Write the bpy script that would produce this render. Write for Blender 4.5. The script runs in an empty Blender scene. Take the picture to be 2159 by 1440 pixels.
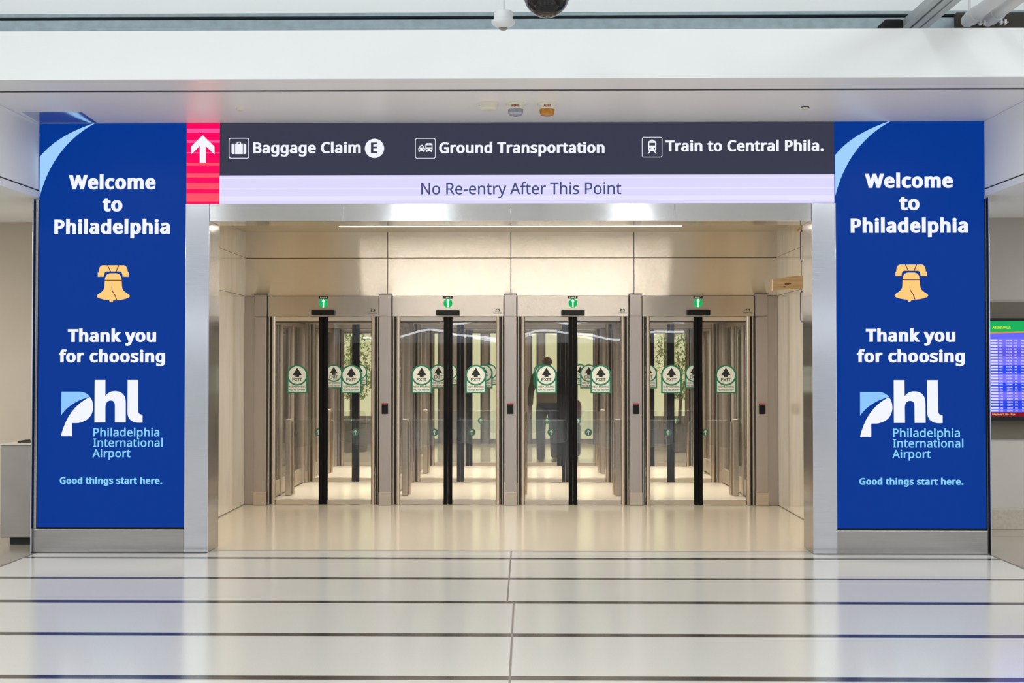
import bpy, bmesh, math, os, random
from mathutils import Vector, Matrix, Euler
PI = math.pi
SC = bpy.context.scene
COL = SC.collection

# ------------------------------------------------------------------ camera
W, H, F = 2159.0, 1440.0, 2450.0
CAM = Vector((0.131, -9.776, 1.6))
YAW = math.radians(0.70)
PITCH = math.atan(45.0 / F)
cd = bpy.data.cameras.new('camera')
cd.sensor_width = 36.0
cd.lens = F / W * 36.0
cd.clip_end = 300
cam = bpy.data.objects.new('camera', cd)
COL.objects.link(cam)
cam.location = CAM
cam.rotation_euler = (PI / 2 + PITCH, 0, YAW)
SC.camera = cam
ROT = Euler((PI / 2 + PITCH, 0, YAW)).to_matrix()


def ray(px, py):
    return ROT @ Vector(((px - W / 2) / F, (H / 2 - py) / F, -1.0))


def at(px, py, Y):
    "point of the photo's line of sight on the vertical plane at depth Y"
    d = ray(px, py)
    t = (Y - CAM.y) / d.y
    return CAM + d * t


def fl(px, py, Z=0.0):
    "point of the line of sight on the horizontal plane Z"
    d = ray(px, py)
    t = (Z - CAM.z) / d.z
    return CAM + d * t


# ------------------------------------------------------------------ world, exposure
SC.view_settings.view_transform = 'Standard'
SC.view_settings.look = 'None'
SC.view_settings.gamma = 1
SC.view_settings.use_curve_mapping = False
SC.view_settings.exposure = 0.0
wd = bpy.data.worlds.new('world')
wd.use_nodes = True
SC.world = wd
wd.node_tree.nodes['Background'].inputs[0].default_value = (0.86, 0.93, 1.0, 1)
wd.node_tree.nodes['Background'].inputs[1].default_value = 1.28
SC.cycles.max_bounces = 10
SC.cycles.transparent_max_bounces = 48
SC.cycles.caustics_reflective = False
SC.cycles.caustics_refractive = False
SC.cycles.sample_clamp_indirect = 4.0


def area(name, loc, size, power, color, rot=(0, 0, 0), sy=None):
    l = bpy.data.lights.new(name, 'AREA')
    l.energy = power
    l.color = color
    l.size = size
    if sy:
        l.shape = 'RECTANGLE'
        l.size_y = sy
    o = bpy.data.objects.new(name, l)
    COL.objects.link(o)
    o.location = loc
    o.rotation_euler = rot
    return o


# ceiling lamps of the arrivals hall above the frame, plus added fill lamps
for lx, lw, le in ((-7.2, 3.0, 130), (-1.75, .25, 66), (-1.3, .16, 44), (1.8, .32, 92), (7.2, 3.0, 150)):
    area('hall_and_fill_lamp', (lx, -8.2, 5.8), lw, le, (0.9, 0.96, 1.0), (math.radians(10), 0, 0), 5.0)
for lx in (-4.8, 4.8):  # added fill pair, unseen, to brighten the inner bulkhead faces
    area('hall_and_fill_lamp', (lx, -6.6, 5.0), .8, 66, (0.9, 0.96, 1.0), (0, math.copysign(math.radians(25), -lx) * -1, 0), 2.2)
for lx in (-11.0, 11.0):
    area('hall_and_fill_lamp', (lx, -17.0, 5.8), 3.0, 420, (0.9, 0.96, 1.0), (0, 0, 0), 6.0)
for lx in (-7.4, 7.4):  # added unseen fill that brightens the walls under the bulkheads
    area('aisle_fill', (lx, -.4, 2.97), 1.4, 130, (1.0, 0.95, 0.88))


# ------------------------------------------------------------------ materials
def lin(c):
    c = c / 255.0
    return c / 12.92 if c <= 0.04045 else ((c + 0.055) / 1.055) ** 2.4


def rgb(r, g, b):
    return (lin(r), lin(g), lin(b), 1.0)


MATS = {}


def mat(name, color, rough=0.5, metal=0.0, emit=None, estr=1.0, aniso=0.0, spec=0.5, coat=0.0):
    m = bpy.data.materials.new(name)
    m.use_nodes = True
    p = m.node_tree.nodes['Principled BSDF']
    p.inputs['Base Color'].default_value = color
    p.inputs['Roughness'].default_value = rough
    p.inputs['Metallic'].default_value = metal
    p.inputs['Anisotropic'].default_value = aniso
    p.inputs['Specular IOR Level'].default_value = spec
    p.inputs['Coat Weight'].default_value = coat
    if emit:
        p.inputs['Emission Color'].default_value = emit
        p.inputs['Emission Strength'].default_value = estr
    MATS[name] = m
    return m


def noisy(m, scale=(1, 1, 1), nscale=8.0, amount=0.15, rough=None, detail=6.0, dist=0.0, bump=0.0):
    "vary a material's own colour with a procedural noise (grain, veins, wear)"
    nt = m.node_tree
    p = nt.nodes['Principled BSDF']
    tc = nt.nodes.new('ShaderNodeTexCoord')
    mp = nt.nodes.new('ShaderNodeMapping')
    mp.inputs['Scale'].default_value = scale
    nz = nt.nodes.new('ShaderNodeTexNoise')
    nz.inputs['Scale'].default_value = nscale
    nz.inputs['Detail'].default_value = detail
    nz.inputs['Distortion'].default_value = dist
    rp = nt.nodes.new('ShaderNodeValToRGB')
    c = p.inputs['Base Color'].default_value
    rp.color_ramp.elements[0].position = 0.3
    rp.color_ramp.elements[1].position = 0.7
    rp.color_ramp.elements[0].color = (c[0] * (1 - amount), c[1] * (1 - amount), c[2] * (1 - amount), 1)
    rp.color_ramp.elements[1].color = (min(1, c[0] * (1 + amount)), min(1, c[1] * (1 + amount)), min(1, c[2] * (1 + amount)), 1)
    nt.links.new(tc.outputs['Object'], mp.inputs['Vector'])
    nt.links.new(mp.outputs['Vector'], nz.inputs['Vector'])
    nt.links.new(nz.outputs['Fac'], rp.inputs['Fac'])
    nt.links.new(rp.outputs['Color'], p.inputs['Base Color'])
    if rough:
        mr = nt.nodes.new('ShaderNodeMapRange')
        mr.inputs['To Min'].default_value = rough[0]
        mr.inputs['To Max'].default_value = rough[1]
        nt.links.new(nz.outputs['Fac'], mr.inputs['Value'])
        nt.links.new(mr.outputs['Result'], p.inputs['Roughness'])
    if bump:
        b = nt.nodes.new('ShaderNodeBump')
        b.inputs['Strength'].default_value = bump
        b.inputs['Distance'].default_value = 0.01
        nt.links.new(nz.outputs['Fac'], b.inputs['Height'])
        nt.links.new(b.outputs['Normal'], p.inputs['Normal'])
    return m


def brushed(m, axis, amt):
    "brushed metal: fine random grooves tilt the surface along one axis, smearing reflections that way"
    nt = m.node_tree
    p = nt.nodes['Principled BSDF']
    g = nt.nodes.new('ShaderNodeNewGeometry')
    sc = nt.nodes.new('ShaderNodeVectorMath')
    sc.operation = 'SCALE'
    sc.inputs['Scale'].default_value = 9137.0
    wn = nt.nodes.new('ShaderNodeTexWhiteNoise')
    wn.noise_dimensions = '3D'
    sp = nt.nodes.new('ShaderNodeSeparateColor')
    ad = nt.nodes.new('ShaderNodeMath')
    ad.operation = 'ADD'
    ml = nt.nodes.new('ShaderNodeMath')
    ml.operation = 'MULTIPLY_ADD'
    ml.inputs[1].default_value = amt
    ml.inputs[2].default_value = -amt
    cb = nt.nodes.new('ShaderNodeCombineXYZ')
    av = nt.nodes.new('ShaderNodeVectorMath')
    nv = nt.nodes.new('ShaderNodeVectorMath')
    nv.operation = 'NORMALIZE'
    L = nt.links.new
    L(g.outputs['Position'], sc.inputs[0])
    L(sc.outputs[0], wn.inputs['Vector'])
    L(wn.outputs['Color'], sp.inputs[0])
    L(sp.outputs[0], ad.inputs[0])
    L(sp.outputs[1], ad.inputs[1])
    L(ad.outputs[0], ml.inputs[0])
    L(ml.outputs[0], cb.inputs['XYZ'.index(axis)])
    L(g.outputs['Normal'], av.inputs[0])
    L(cb.outputs[0], av.inputs[1])
    L(av.outputs[0], nv.inputs[0])
    L(nv.outputs[0], p.inputs['Normal'])
    return m


def glass(name, tint, refl=1.0):
    m = bpy.data.materials.new(name)
    m.use_nodes = True
    nt = m.node_tree
    nt.nodes.clear()
    out = nt.nodes.new('ShaderNodeOutputMaterial')
    mx = nt.nodes.new('ShaderNodeMixShader')
    tr = nt.nodes.new('ShaderNodeBsdfTransparent')
    gl = nt.nodes.new('ShaderNodeBsdfGlossy')
    fr = nt.nodes.new('ShaderNodeFresnel')
    fr.inputs['IOR'].default_value = 1.5
    mu = nt.nodes.new('ShaderNodeMath')
    mu.operation = 'MULTIPLY'
    mu.inputs[1].default_value = refl
    tr.inputs['Color'].default_value = tint
    gl.inputs['Roughness'].default_value = 0.0
    gl.inputs['Color'].default_value = (1, 1, 1, 1)
    nt.links.new(fr.outputs[0], mu.inputs[0])
    nt.links.new(mu.outputs[0], mx.inputs[0])
    nt.links.new(tr.outputs[0], mx.inputs[1])
    nt.links.new(gl.outputs[0], mx.inputs[2])
    nt.links.new(mx.outputs[0], out.inputs[0])
    MATS[name] = m
    return m


def emis(name, r, g, b, s=1.0):
    return mat(name, (0.004, 0.004, 0.004, 1), 0.3, emit=rgb(r, g, b), estr=s, spec=0.04)


white = noisy(mat('white_paint', rgb(242, 244, 244), 0.55), nscale=1.2, amount=0.015)
soffit_m = noisy(mat('soffit_paint', rgb(246, 244, 245), 0.36), nscale=1.0, amount=0.015)
soffit_m.node_tree.nodes['Principled BSDF'].inputs['IOR'].default_value = 1.75
beam_m = noisy(mat('galvanised_steel', rgb(150, 165, 172), 0.5, 0.3), nscale=14, amount=0.12)
dark = mat('dark_gap', rgb(28, 27, 27), 0.6)
black = mat('black_plastic', rgb(12, 12, 14), 0.45, spec=0.25)
brush = mat('black_brush', rgb(7, 7, 9), 0.7, spec=0.15)
steel = brushed(noisy(mat('brushed_steel', rgb(206, 206, 210), 0.12, 1.0), scale=(1, 1, 60), nscale=3, amount=0.05, rough=(0.1, 0.16)), 'X', .35)
steel_h = brushed(noisy(mat('brushed_steel_lintel', rgb(232, 232, 232), 0.1, 1.0), scale=(60, 1, 1), nscale=3, amount=0.04, rough=(0.08, 0.13)), 'Z', .45)
basesteel = brushed(noisy(mat('base_steel', rgb(168, 164, 160), 0.2, 1.0), scale=(1, 1, 40), nscale=3, amount=0.05, rough=(0.16, 0.25)), 'X', .25)
poststeel = noisy(mat('post_steel', rgb(182, 174, 170), 0.42, 1.0), scale=(40, 40, 1), nscale=4, amount=0.05, rough=(0.36, 0.48))
kick_m = noisy(mat('kick_steel', rgb(205, 194, 180), 0.36, 1.0), scale=(1, 1, 40), nscale=4, amount=0.04)
champ = brushed(noisy(mat('champagne_steel', rgb(230, 223, 213), 0.14, 1.0), scale=(1.2, 1, 0.5), nscale=1.5, amount=0.03, rough=(0.12, 0.17)), 'Z', 1.0)
header_m = brushed(noisy(mat('header_steel', rgb(196, 187, 177), 0.2, 1.0), scale=(40, 1, 1), nscale=2, amount=0.03, rough=(0.18, 0.24)), 'Z', .35)
lane_ceil = mat('lane_ceiling', rgb(220, 205, 185), 0.3, 0.6)
bronze = noisy(mat('bronze_tube', rgb(208, 194, 178), 0.22, 1.0), scale=(1, 1, 0.1), nscale=5, amount=0.04)
rail_m = mat('rail_steel', rgb(214, 204, 190), 0.28, 1.0)
stone = noisy(mat('polished_stone', rgb(238, 227, 207), 0.08, 0.0, coat=0.6), scale=(1, 1.6, 0.35), nscale=2.4, amount=0.10, detail=8, dist=1.4)
ceil_m = mat('vestibule_ceiling', rgb(206, 193, 170), 0.25)
beige_wall = noisy(mat('beige_wall', rgb(190, 178, 160), 0.6), nscale=2, amount=0.03)
grey_wall = noisy(mat('grey_wall', rgb(176, 172, 166), 0.6), nscale=2, amount=0.03)
brown_band = mat('brown_band', rgb(96, 88, 74), 0.4)
stone_base = noisy(mat('stone_base', rgb(168, 161, 148), 0.5), nscale=30, amount=0.12)
terrazzo = noisy(mat('pale_terrazzo', rgb(220, 217, 209), 0.16), nscale=160, amount=0.05, detail=3, rough=(0.13, 0.19))
stripe = noisy(mat('dark_stripe', rgb(62, 58, 56), 0.16), nscale=220, amount=0.35, detail=3)
warmfloor = noisy(mat('beige_terrazzo', rgb(236, 224, 203), 0.14), nscale=170, amount=0.05, detail=3, rough=(0.1, 0.17))
sidefloor = noisy(mat('side_floor', rgb(160, 152, 140), 0.2), nscale=120, amount=0.06, detail=3)
for m_ in (terrazzo, stripe, warmfloor):
    m_.node_tree.nodes['Principled BSDF'].inputs['IOR'].default_value = 1.8
joint_m = mat('floor_joint', rgb(120, 114, 106), 0.4)
clear = glass('clear_glass', (0.965, 0.965, 0.955, 1), 0.9)
acrylic = glass('acrylic', (0.93, 0.94, 0.94, 1), 1.0)
edge_m = mat('frosted_edge', rgb(226, 226, 220), 0.4)
lane_wall = noisy(mat('lane_metal', rgb(206, 194, 180), 0.34, 0.6), scale=(1, 1, 20), nscale=3, amount=0.05)
green = mat('sticker_green', rgb(0, 112, 82), 0.5)
cream = mat('sticker_cream', rgb(218, 220, 206), 0.5)
ink = mat('sticker_ink', rgb(16, 16, 16), 0.5)
flapgreen = mat('flap_green', rgb(50, 110, 90), 0.5)
wood = noisy(mat('oak', rgb(196, 162, 116), 0.5), scale=(1.2, 8, 14), nscale=2.2, amount=0.22, detail=6, dist=1.0)
bluestrap = mat('blue_strap', rgb(34, 52, 128), 0.6)

e_blue = emis('screen_blue', 0, 54, 146)
e_white = emis('screen_white', 243, 246, 255)
e_swoosh = emis('screen_pale_blue', 160, 208, 255)
e_sky = emis('screen_sky', 142, 200, 255)
e_cyan = emis('screen_cyan', 138, 214, 255)
e_bell = emis('screen_bell', 255, 206, 126)
e_bell_line = emis('screen_bell_line', 84, 32, 52)
e_charcoal = emis('screen_charcoal', 58, 60, 78)
e_lilac = emis('screen_lilac', 222, 218, 255)
e_lilac2 = emis('screen_lilac_band', 232, 230, 255)
e_ink = emis('screen_ink', 66, 74, 128)
e_red = emis('screen_red', 255, 0, 94)
e_red2 = emis('screen_pink', 255, 82, 160)
e_red3 = emis('screen_coral', 255, 82, 104)
e_green = emis('lamp_green', 10, 170, 84, 1.2)
e_arrow = emis('lamp_arrow', 220, 255, 235, 1.6)
e_redled = emis('reader_red', 190, 62, 56)


# ------------------------------------------------------------------ mesh building
class MB:
    def __init__(s):
        s.v, s.f, s.m, s.mats = [], [], [], []

    def mi(s, m):
        if m not in s.mats:
            s.mats.append(m)
        return s.mats.index(m)

    def add(s, vs, fs, m):
        b = len(s.v)
        k = s.mi(m)
        s.v += [tuple(p) for p in vs]
        for f in fs:
            s.f.append([b + i for i in f])
            s.m.append(k)
        return s

    def box(s, x0, x1, y0, y1, z0, z1, m):
        x0, x1 = min(x0, x1), max(x0, x1)
        y0, y1 = min(y0, y1), max(y0, y1)
        z0, z1 = min(z0, z1), max(z0, z1)
        vs = [(x0, y0, z0), (x1, y0, z0), (x1, y1, z0), (x0, y1, z0), (x0, y0, z1), (x1, y0, z1), (x1, y1, z1), (x0, y1, z1)]
        fs = [(0, 3, 2, 1), (4, 5, 6, 7), (0, 1, 5, 4), (1, 2, 6, 5), (2, 3, 7, 6), (3, 0, 4, 7)]
        return s.add(vs, fs, m)

    def quad(s, a, b, c, d, m):
        return s.add([a, b, c, d], [(0, 1, 2, 3)], m)

    def prism(s, pts, y0, y1, m, m2=None):
        "outline of (x, z) points drawn out from depth y0 (front) to y1"
        n = len(pts)
        ar = sum(pts[i][0] * pts[(i + 1) % n][1] - pts[(i + 1) % n][0] * pts[i][1] for i in range(n))
        if ar < 0:
            pts = pts[::-1]
        vs = [(x, y0, z) for x, z in pts] + [(x, y1, z) for x, z in pts]
        s.add(vs, [tuple(range(n)), tuple(range(2 * n - 1, n - 1, -1))], m)
        b = len(s.v) - 2 * n
        k = s.mi(m2 or m)
        for i in range(n):
            j = (i + 1) % n
            s.f.append([b + j, b + i, b + n + i, b + n + j])
            s.m.append(k)
        return s

    def flat(s, pts, y, m):
        n = len(pts)
        ar = sum(pts[i][0] * pts[(i + 1) % n][1] - pts[(i + 1) % n][0] * pts[i][1] for i in range(n))
        if ar < 0:
            pts = pts[::-1]
        return s.add([(x, y, z) for x, z in pts], [tuple(range(n))], m)

    def ring(s, cx, cz, r0, r1, y, m, a0=0, a1=2 * PI, n=40):
        vs, fs = [], []
        for i in range(n + 1):
            a = a0 + (a1 - a0) * i / n
            vs += [(cx + r0 * math.cos(a), y, cz + r0 * math.sin(a)), (cx + r1 * math.cos(a), y, cz + r1 * math.sin(a))]
        for i in range(n):
            fs.append((2 * i, 2 * i + 1, 2 * i + 3, 2 * i + 2))
        return s.add(vs, fs, m)

    def tube(s, pts, r, m, n=10, caps=True):
        pts = [Vector(p) for p in pts]
        rings = []
        up = None
        for i, p in enumerate(pts):
            d = (pts[min(i + 1, len(pts) - 1)] - pts[max(i - 1, 0)]).normalized()
            if up is None:
                up = Vector((0, 0, 1)) if abs(d.z) < 0.9 else Vector((1, 0, 0))
            a = d.cross(up).normalized()
            b = a.cross(d).normalized()
            up = b
            rr = r[i] if isinstance(r, (list, tuple)) else r
            rings.append([p + (a * math.cos(2 * PI * k / n) + b * math.sin(2 * PI * k / n)) * rr for k in range(n)])
        vs = [q for R in rings for q in R]
        fs = []
        for i in range(len(pts) - 1):
            for k in range(n):
                fs.append((i * n + k, i * n + (k + 1) % n, (i + 1) * n + (k + 1) % n, (i + 1) * n + k))
        if caps:
            fs.append(tuple(range(n - 1, -1, -1)))
            fs.append(tuple((len(pts) - 1) * n + k for k in range(n)))
        return s.add(vs, fs, m)

    def lathe(s, prof, c, m, n=32):
        "profile of (radius, z) turned round the vertical axis through c"
        vs, fs = [], []
        for r, z in prof:
            for k in range(n):
                a = 2 * PI * k / n
                vs.append((c[0] + r * math.cos(a), c[1] + r * math.sin(a), c[2] + z))
        for i in range(len(prof) - 1):
            for k in range(n):
                fs.append((i * n + k, i * n + (k + 1) % n, (i + 1) * n + (k + 1) % n, (i + 1) * n + k))
        fs.append(tuple(range(n - 1, -1, -1)))
        fs.append(tuple((len(prof) - 1) * n + k for k in range(n)))
        return s.add(vs, fs, m)

    def build(s, name, parent=None, bevel=0, smooth=False, label=None):
        me = bpy.data.meshes.new(name)
        me.from_pydata(s.v, [], s.f)
        for m in s.mats:
            me.materials.append(m)
        me.polygons.foreach_set('material_index', s.m)
        if smooth:
            me.polygons.foreach_set('use_smooth', [True] * len(me.polygons))
        me.update()
        o = bpy.data.objects.new(name, me)
        COL.objects.link(o)
        if smooth == 'auto':
            md = o.modifiers.new('split', 'EDGE_SPLIT')
            md.split_angle = math.radians(40)
        if bevel:
            b = o.modifiers.new('bevel', 'BEVEL')
            b.width = bevel
            b.segments = 2
            b.limit_method = 'ANGLE'
        if parent:
            o.parent = parent
            # geometry is written in world coordinates: bring it into the parent's frame
            me.transform(Matrix.Diagonal((1 / parent.scale.x, 1, 1, 1)) @ Matrix.Translation(-wloc(parent)))
        if label:
            o['label'] = label
        return o


def wloc(o):
    v = Vector(o.location)
    while o.parent:
        o = o.parent
        v += Vector(o.location)
    return v


def thing(name, loc, label, cat, group=None):
    o = bpy.data.objects.new(name, None)
    o.empty_display_size = 0.1
    COL.objects.link(o)
    o.location = loc
    return tag(o, label, cat, group)


def tag(o, label, cat, group=None):
    o['label'] = label
    o['category'] = cat
    if group:
        o['group'] = group
    return o


def struct(o, label, cat):
    o['kind'] = 'structure'
    return tag(o, label, cat)


def kids(o):
    return [c for c in bpy.data.objects if c.parent == o]


def dup(o, off, label=None):
    r = o.copy()
    COL.objects.link(r)
    r.location = Vector(o.location) + Vector(off)
    if label:
        r['label'] = label
    for c in kids(o):
        k = c.copy()
        COL.objects.link(k)
        k.parent = r
        for g in kids(c):
            q = g.copy()
            COL.objects.link(q)
            q.parent = k
    return r


# ------------------------------------------------------------------ lettering
FDIR = os.path.join(bpy.utils.resource_path('LOCAL'), 'datafiles', 'fonts')


def font(f):
    p = os.path.join(FDIR, f)
    try:
        return bpy.data.fonts.load(p) if os.path.exists(p) else None
    except Exception:
        return None


HUM = font('NotoSansMath-Regular.woff2')       # humanist sans of the interpreter that runs this
FONTS = {'hum': HUM, 'geo': None}
_tc, _cap = {}, {}


def glyphs(body, fkey='hum', bold=0.0, space=1.0, lead=1.0):
    "2-D outline mesh of a line of writing, cap height 1, baseline 0: (verts, faces, xmin, xmax)"
    key = (body, fkey, bold, space)
    if key in _tc:
        return _tc[key]
    c = bpy.data.curves.new('lettering', 'FONT')
    c.body = body
    c.size = 1.0
    c.resolution_u = 5
    c.space_character = space
    if FONTS[fkey]:
        c.font = FONTS[fkey]
    o = bpy.data.objects.new('lettering', c)
    COL.objects.link(o)
    dg = bpy.context.evaluated_depsgraph_get()
    dg.update()
    me = bpy.data.meshes.new_from_object(o.evaluated_get(dg))
    bm = bmesh.new()
    bm.from_mesh(me)
    bpy.data.objects.remove(o)
    bpy.data.curves.remove(c)
    bpy.data.meshes.remove(me)
    bmesh.ops.remove_doubles(bm, verts=bm.verts, dist=1e-5)
    for f in bm.faces:
        if f.normal.z < 0:
            f.normal_flip()
    if fkey not in _cap:
        if body == 'H':
            _cap[fkey] = max(v.co.y for v in bm.verts)
        else:
            glyphs('H', fkey)
    cap = _cap[fkey]
    bm.verts.index_update()
    vs = [(v.co.x, v.co.y) for v in bm.verts]
    fs = [tuple(v.index for v in f.verts) for f in bm.faces]
    if bold:
        nrm = {}
        segs = []
        for f in bm.faces:
            for l in f.loops:
                if len(l.edge.link_faces) == 1:
                    a, b = l.vert, l.link_loop_next.vert
                    d = (b.co - a.co)
                    if d.length < 1e-7:
                        continue
                    d.normalize()
                    n = Vector((d.y, -d.x))
                    segs.append((a.index, b.index))
                    nrm.setdefault(a.index, []).append(n)
                    nrm.setdefault(b.index, []).append(n)
        q = {}
        for i, ns in nrm.items():
            m = sum(ns, Vector((0, 0)))
            if m.length < 1e-4:
                m = ns[0].copy()
            m.normalize()
            k = max(0.45, min(m.dot(n) for n in ns))
            q[i] = len(vs)
            vs.append((vs[i][0] + m.x * bold / k, vs[i][1] + m.y * bold * .6 / k))
        for a, b in segs:
            fs.append((a, q[a], q[b], b))
    bm.free()
    vs = [(x / cap, y / cap) for x, y in vs]
    r = (vs, fs, min(v[0] for v in vs), max(v[0] for v in vs))
    _tc[key] = r
    return r


def write(mb, body, x0, x1, zb, zc, y, m, fkey='hum', bold=0.0, space=1.0):
    "fit a line of writing between x0 and x1 with its baseline at zb and its capitals up to zc"
    vs, fs, a, b = glyphs(body, fkey, bold, space)
    bo = .6 * bold / _cap[fkey]
    sx = (x1 - x0) / (b - a)
    sz = (zc - zb) / (1 + 2 * bo)
    mb.add([(x0 + (vx - a) * sx, y, zb + (vz + bo) * sz) for vx, vz in vs], fs, m)


def write_px(mb, body, xl, xr, yb, yc, Y, m, fkey='hum', bold=0.0, space=1.0, dy=0.0):
    p, q, c = at(xl, yb, Y), at(xr, yb, Y), at((xl + xr) / 2, yc, Y)
    b = at((xl + xr) / 2, yb, Y)
    write(mb, body, p.x, q.x, b.z, c.z, Y - dy, m, fkey, bold, space)


def words(body, xl, xr, yb, yc, Y, m, fkey, bold, space, dy, parent, label=None):
    "a fitted line of writing, one part per word"
    t = MB()
    write_px(t, body, xl, xr, yb, yc, Y, m, fkey, bold, space, dy)
    par = list(range(len(t.v)))

    def root(i):
        while par[i] != i:
            par[i] = par[par[i]]
            i = par[i]
        return i
    for f in t.f:
        for i in f[1:]:
            par[root(i)] = root(f[0])
    ext = {}
    for f in t.f:
        for i in f:
            r, x = root(i), t.v[i][0]
            a, b_ = ext.get(r, (x, x))
            ext[r] = (min(a, x), max(b_, x))
    gap = abs(at(xl, yb, Y).z - at(xl, yc, Y).z) * .25
    grp, k, end = {}, -1, -1e9
    for r in sorted(ext, key=lambda r: ext[r][0]):
        if ext[r][0] > end + gap:
            k += 1
        end = max(end, ext[r][1])
        grp[r] = k
    for w_ in range(k + 1):
        o = MB()
        idx = {}
        fs = [f for f in t.f if grp[root(f[0])] == w_]
        for f in fs:
            for i in f:
                idx.setdefault(i, len(idx))
        o.add([t.v[i] for i in idx], [[idx[i] for i in f] for f in fs], m)
        o.build('lettering', parent, label=label)


def curve(p0, p1, p2, n=14):
    "quadratic arc"
    return [((1 - t) ** 2 * p0[0] + 2 * t * (1 - t) * p1[0] + t * t * p2[0],
             (1 - t) ** 2 * p0[1] + 2 * t * (1 - t) * p1[1] + t * t * p2[1]) for t in [i / n for i in range(n + 1)]]


# ------------------------------------------------------------------ key planes
YD = fl(1077, 1065).y           # door plane
Y2 = fl(1077, 1017).y           # second row of doors
Y3 = fl(1077, 983).y            # third row
ZTOP = at(1077, 257, 0).z       # soffit height
ZL1 = at(1077, 428, 0).z
ZL0 = at(1077, 465.5, 0).z
ZB = at(230, 1115, 0).z         # top of the base plates
XL0, XL1 = at(79, 720, 0).x, at(389.5, 720, 0).x
XR0, XR1 = at(1764, 720, 0).x, at(2079, 720, 0).x
XC0, XC1 = at(440, 800, 0).x, at(1713, 800, 0).x
XW0, XW1 = at(514.5, 1066, YD).x, at(1641, 1066, YD).x
ZV = at(1077, 489, YD).z        # vestibule ceiling
YF = -1.50                      # fascia front
print('planes', YD, Y2, Y3, ZTOP, ZL1, ZL0, ZB, XL0, XL1, XR0, XR1, XC0, XC1, XW0, XW1, ZV)

# ------------------------------------------------------------------ the setting
# floor of the arrivals hall: pale terrazzo with dark inlaid stripes
ys = [fl(1077, y).y for y in (1177.5, 1220, 1270, 1339, 1430)]
while ys[-1] > -20:
    ys.append(ys[-1] - 0.91)
yv = fl(1077, 1162).y
XF0, XF1 = fl(68, 1168.5).x, fl(2095, 1173).x
b = MB()
top = yv
for y in ys:
    b.quad((XF0, y + .04, 0), (XF1, y + .04, 0), (XF1, top, 0), (XF0, top, 0), terrazzo)
    b.quad((XF0, y - .04, 0), (XF1, y - .04, 0), (XF1, y + .04, 0), (XF0, y + .04, 0), stripe)
    top = y - .04
b.quad((XF0, -42, 0), (XF1, -42, 0), (XF1, top, 0), (XF0, top, 0), terrazzo)
xj = fl(1075, 1200).x
b.quad((xj - .006, ys[2], .0006), (xj + .006, ys[2], .0006), (xj + .006, yv, .0006), (xj - .006, yv, .0006), joint_m)
xj = fl(1079.5, 1340).x
b.quad((xj - .006, -30, .0006), (xj + .006, -30, .0006), (xj + .006, ys[2], .0006), (xj - .006, ys[2], .0006), joint_m)
struct(b.build('floor'), 'pale polished terrazzo floor with dark inlaid stripes', 'floor')
b = MB()
b.quad((XW0 - .3, yv, 0), (XW1 + .3, yv, 0), (XW1 + .3, 18, 0), (XW0 - .3, 18, 0), warmfloor)
b.quad((XW0 - .3, yv - .006, .0006), (XW1 + .3, yv - .006, .0006), (XW1 + .3, yv + .006, .0006), (XW0 - .3, yv + .006, .0006), joint_m)
b.quad((-8, 3.8, 0), (XW0 - .3, 3.8, 0), (XW0 - .3, 18, 0), (-8, 18, 0), warmfloor)
b.quad((XW1 + .3, 3.8, 0), (8, 3.8, 0), (8, 18, 0), (XW1 + .3, 18, 0), warmfloor)
struct(b.build('floor_vestibule'), 'warm beige polished terrazzo floor of the passage and exit lanes', 'floor')
for nm, xa, xb, s in (('floor_left', -14, XF0, 1), ('floor_right', XF1, 14, -1)):
    b = MB()
    b.quad((xa, -42, 0), (xb, -42, 0), (xb, 3.8, 0), (xa, 3.8, 0), sidefloor)
    e = xb if s == 1 else xa
    b.quad((e - .012, -42, .0006), (e + .012, -42, .0006), (e + .012, 0, .0006), (e - .012, 0, .0006), joint_m)
    for yy in (-3.2, -.55, 1.0):
        b.quad((xa, yy - .006, .0006), (xb, yy - .006, .0006), (xb, yy + .006, .0006), (xa, yy + .006, .0006), joint_m)
    struct(b.build(nm), 'grey beige stone floor outside the striped zone, ' + ('left' if s == 1 else 'right') + ' side', 'floor')

# soffit over the portal, in two slabs with a dark reveal between them
yr = fl(1077, 191, ZTOP).y
b = MB()
b.box(-9, 9, yr + .03, 0.30, ZTOP, ZTOP + .06, soffit_m)
b.box(-9, 9, YF + .02, yr - .03, ZTOP, ZTOP + .06, soffit_m)
b.box(-9, 9, yr - .03, yr + .03, ZTOP + .004, ZTOP + .05, dark)
struct(b.build('ceiling'), 'low white soffit above the portal with a dark reveal line', 'ceiling')
zf = at(1077, 62.5, YF).z
b = MB()
b.box(-9, 9, YF, YF + .02, ZTOP, zf, white)
b.box(-9, 9, YF + .02, YF + .16, zf - .02, zf, white)
struct(b.build('trim_1'), 'long white fascia beam across the top of the portal', 'fascia')
ya, yb_ = -1.02, -1.08
b = MB()
z0 = at(1077, 33, ya).z
b.box(-9, 9, ya, ya + .12, at(1077, 26, ya).z, 6.4, white)
b.box(-9, 9, ya - .0, ya + .16, z0, at(1077, 26, ya).z, beam_m)
b.box(-9, 9, ya + .16, ya + .3, z0 + .1, 6.4, dark)
struct(b.build('wall_upper'), 'white upper bulkhead behind and above the fascia', 'wall')
b = MB()
zb0, zb1 = at(1077, 90, yb_).z, at(1077, 40, yb_).z
b.box(-9, 9, yb_, yb_ + .2, zb0, zb1, beam_m)
b.box(-9, 9, yb_ + .12, yb_ + .2, zb1, zb1 + .12, dark)
struct(b.build('trim_2'), 'grey galvanised beam in the gap above the white fascia', 'beam')

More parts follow.
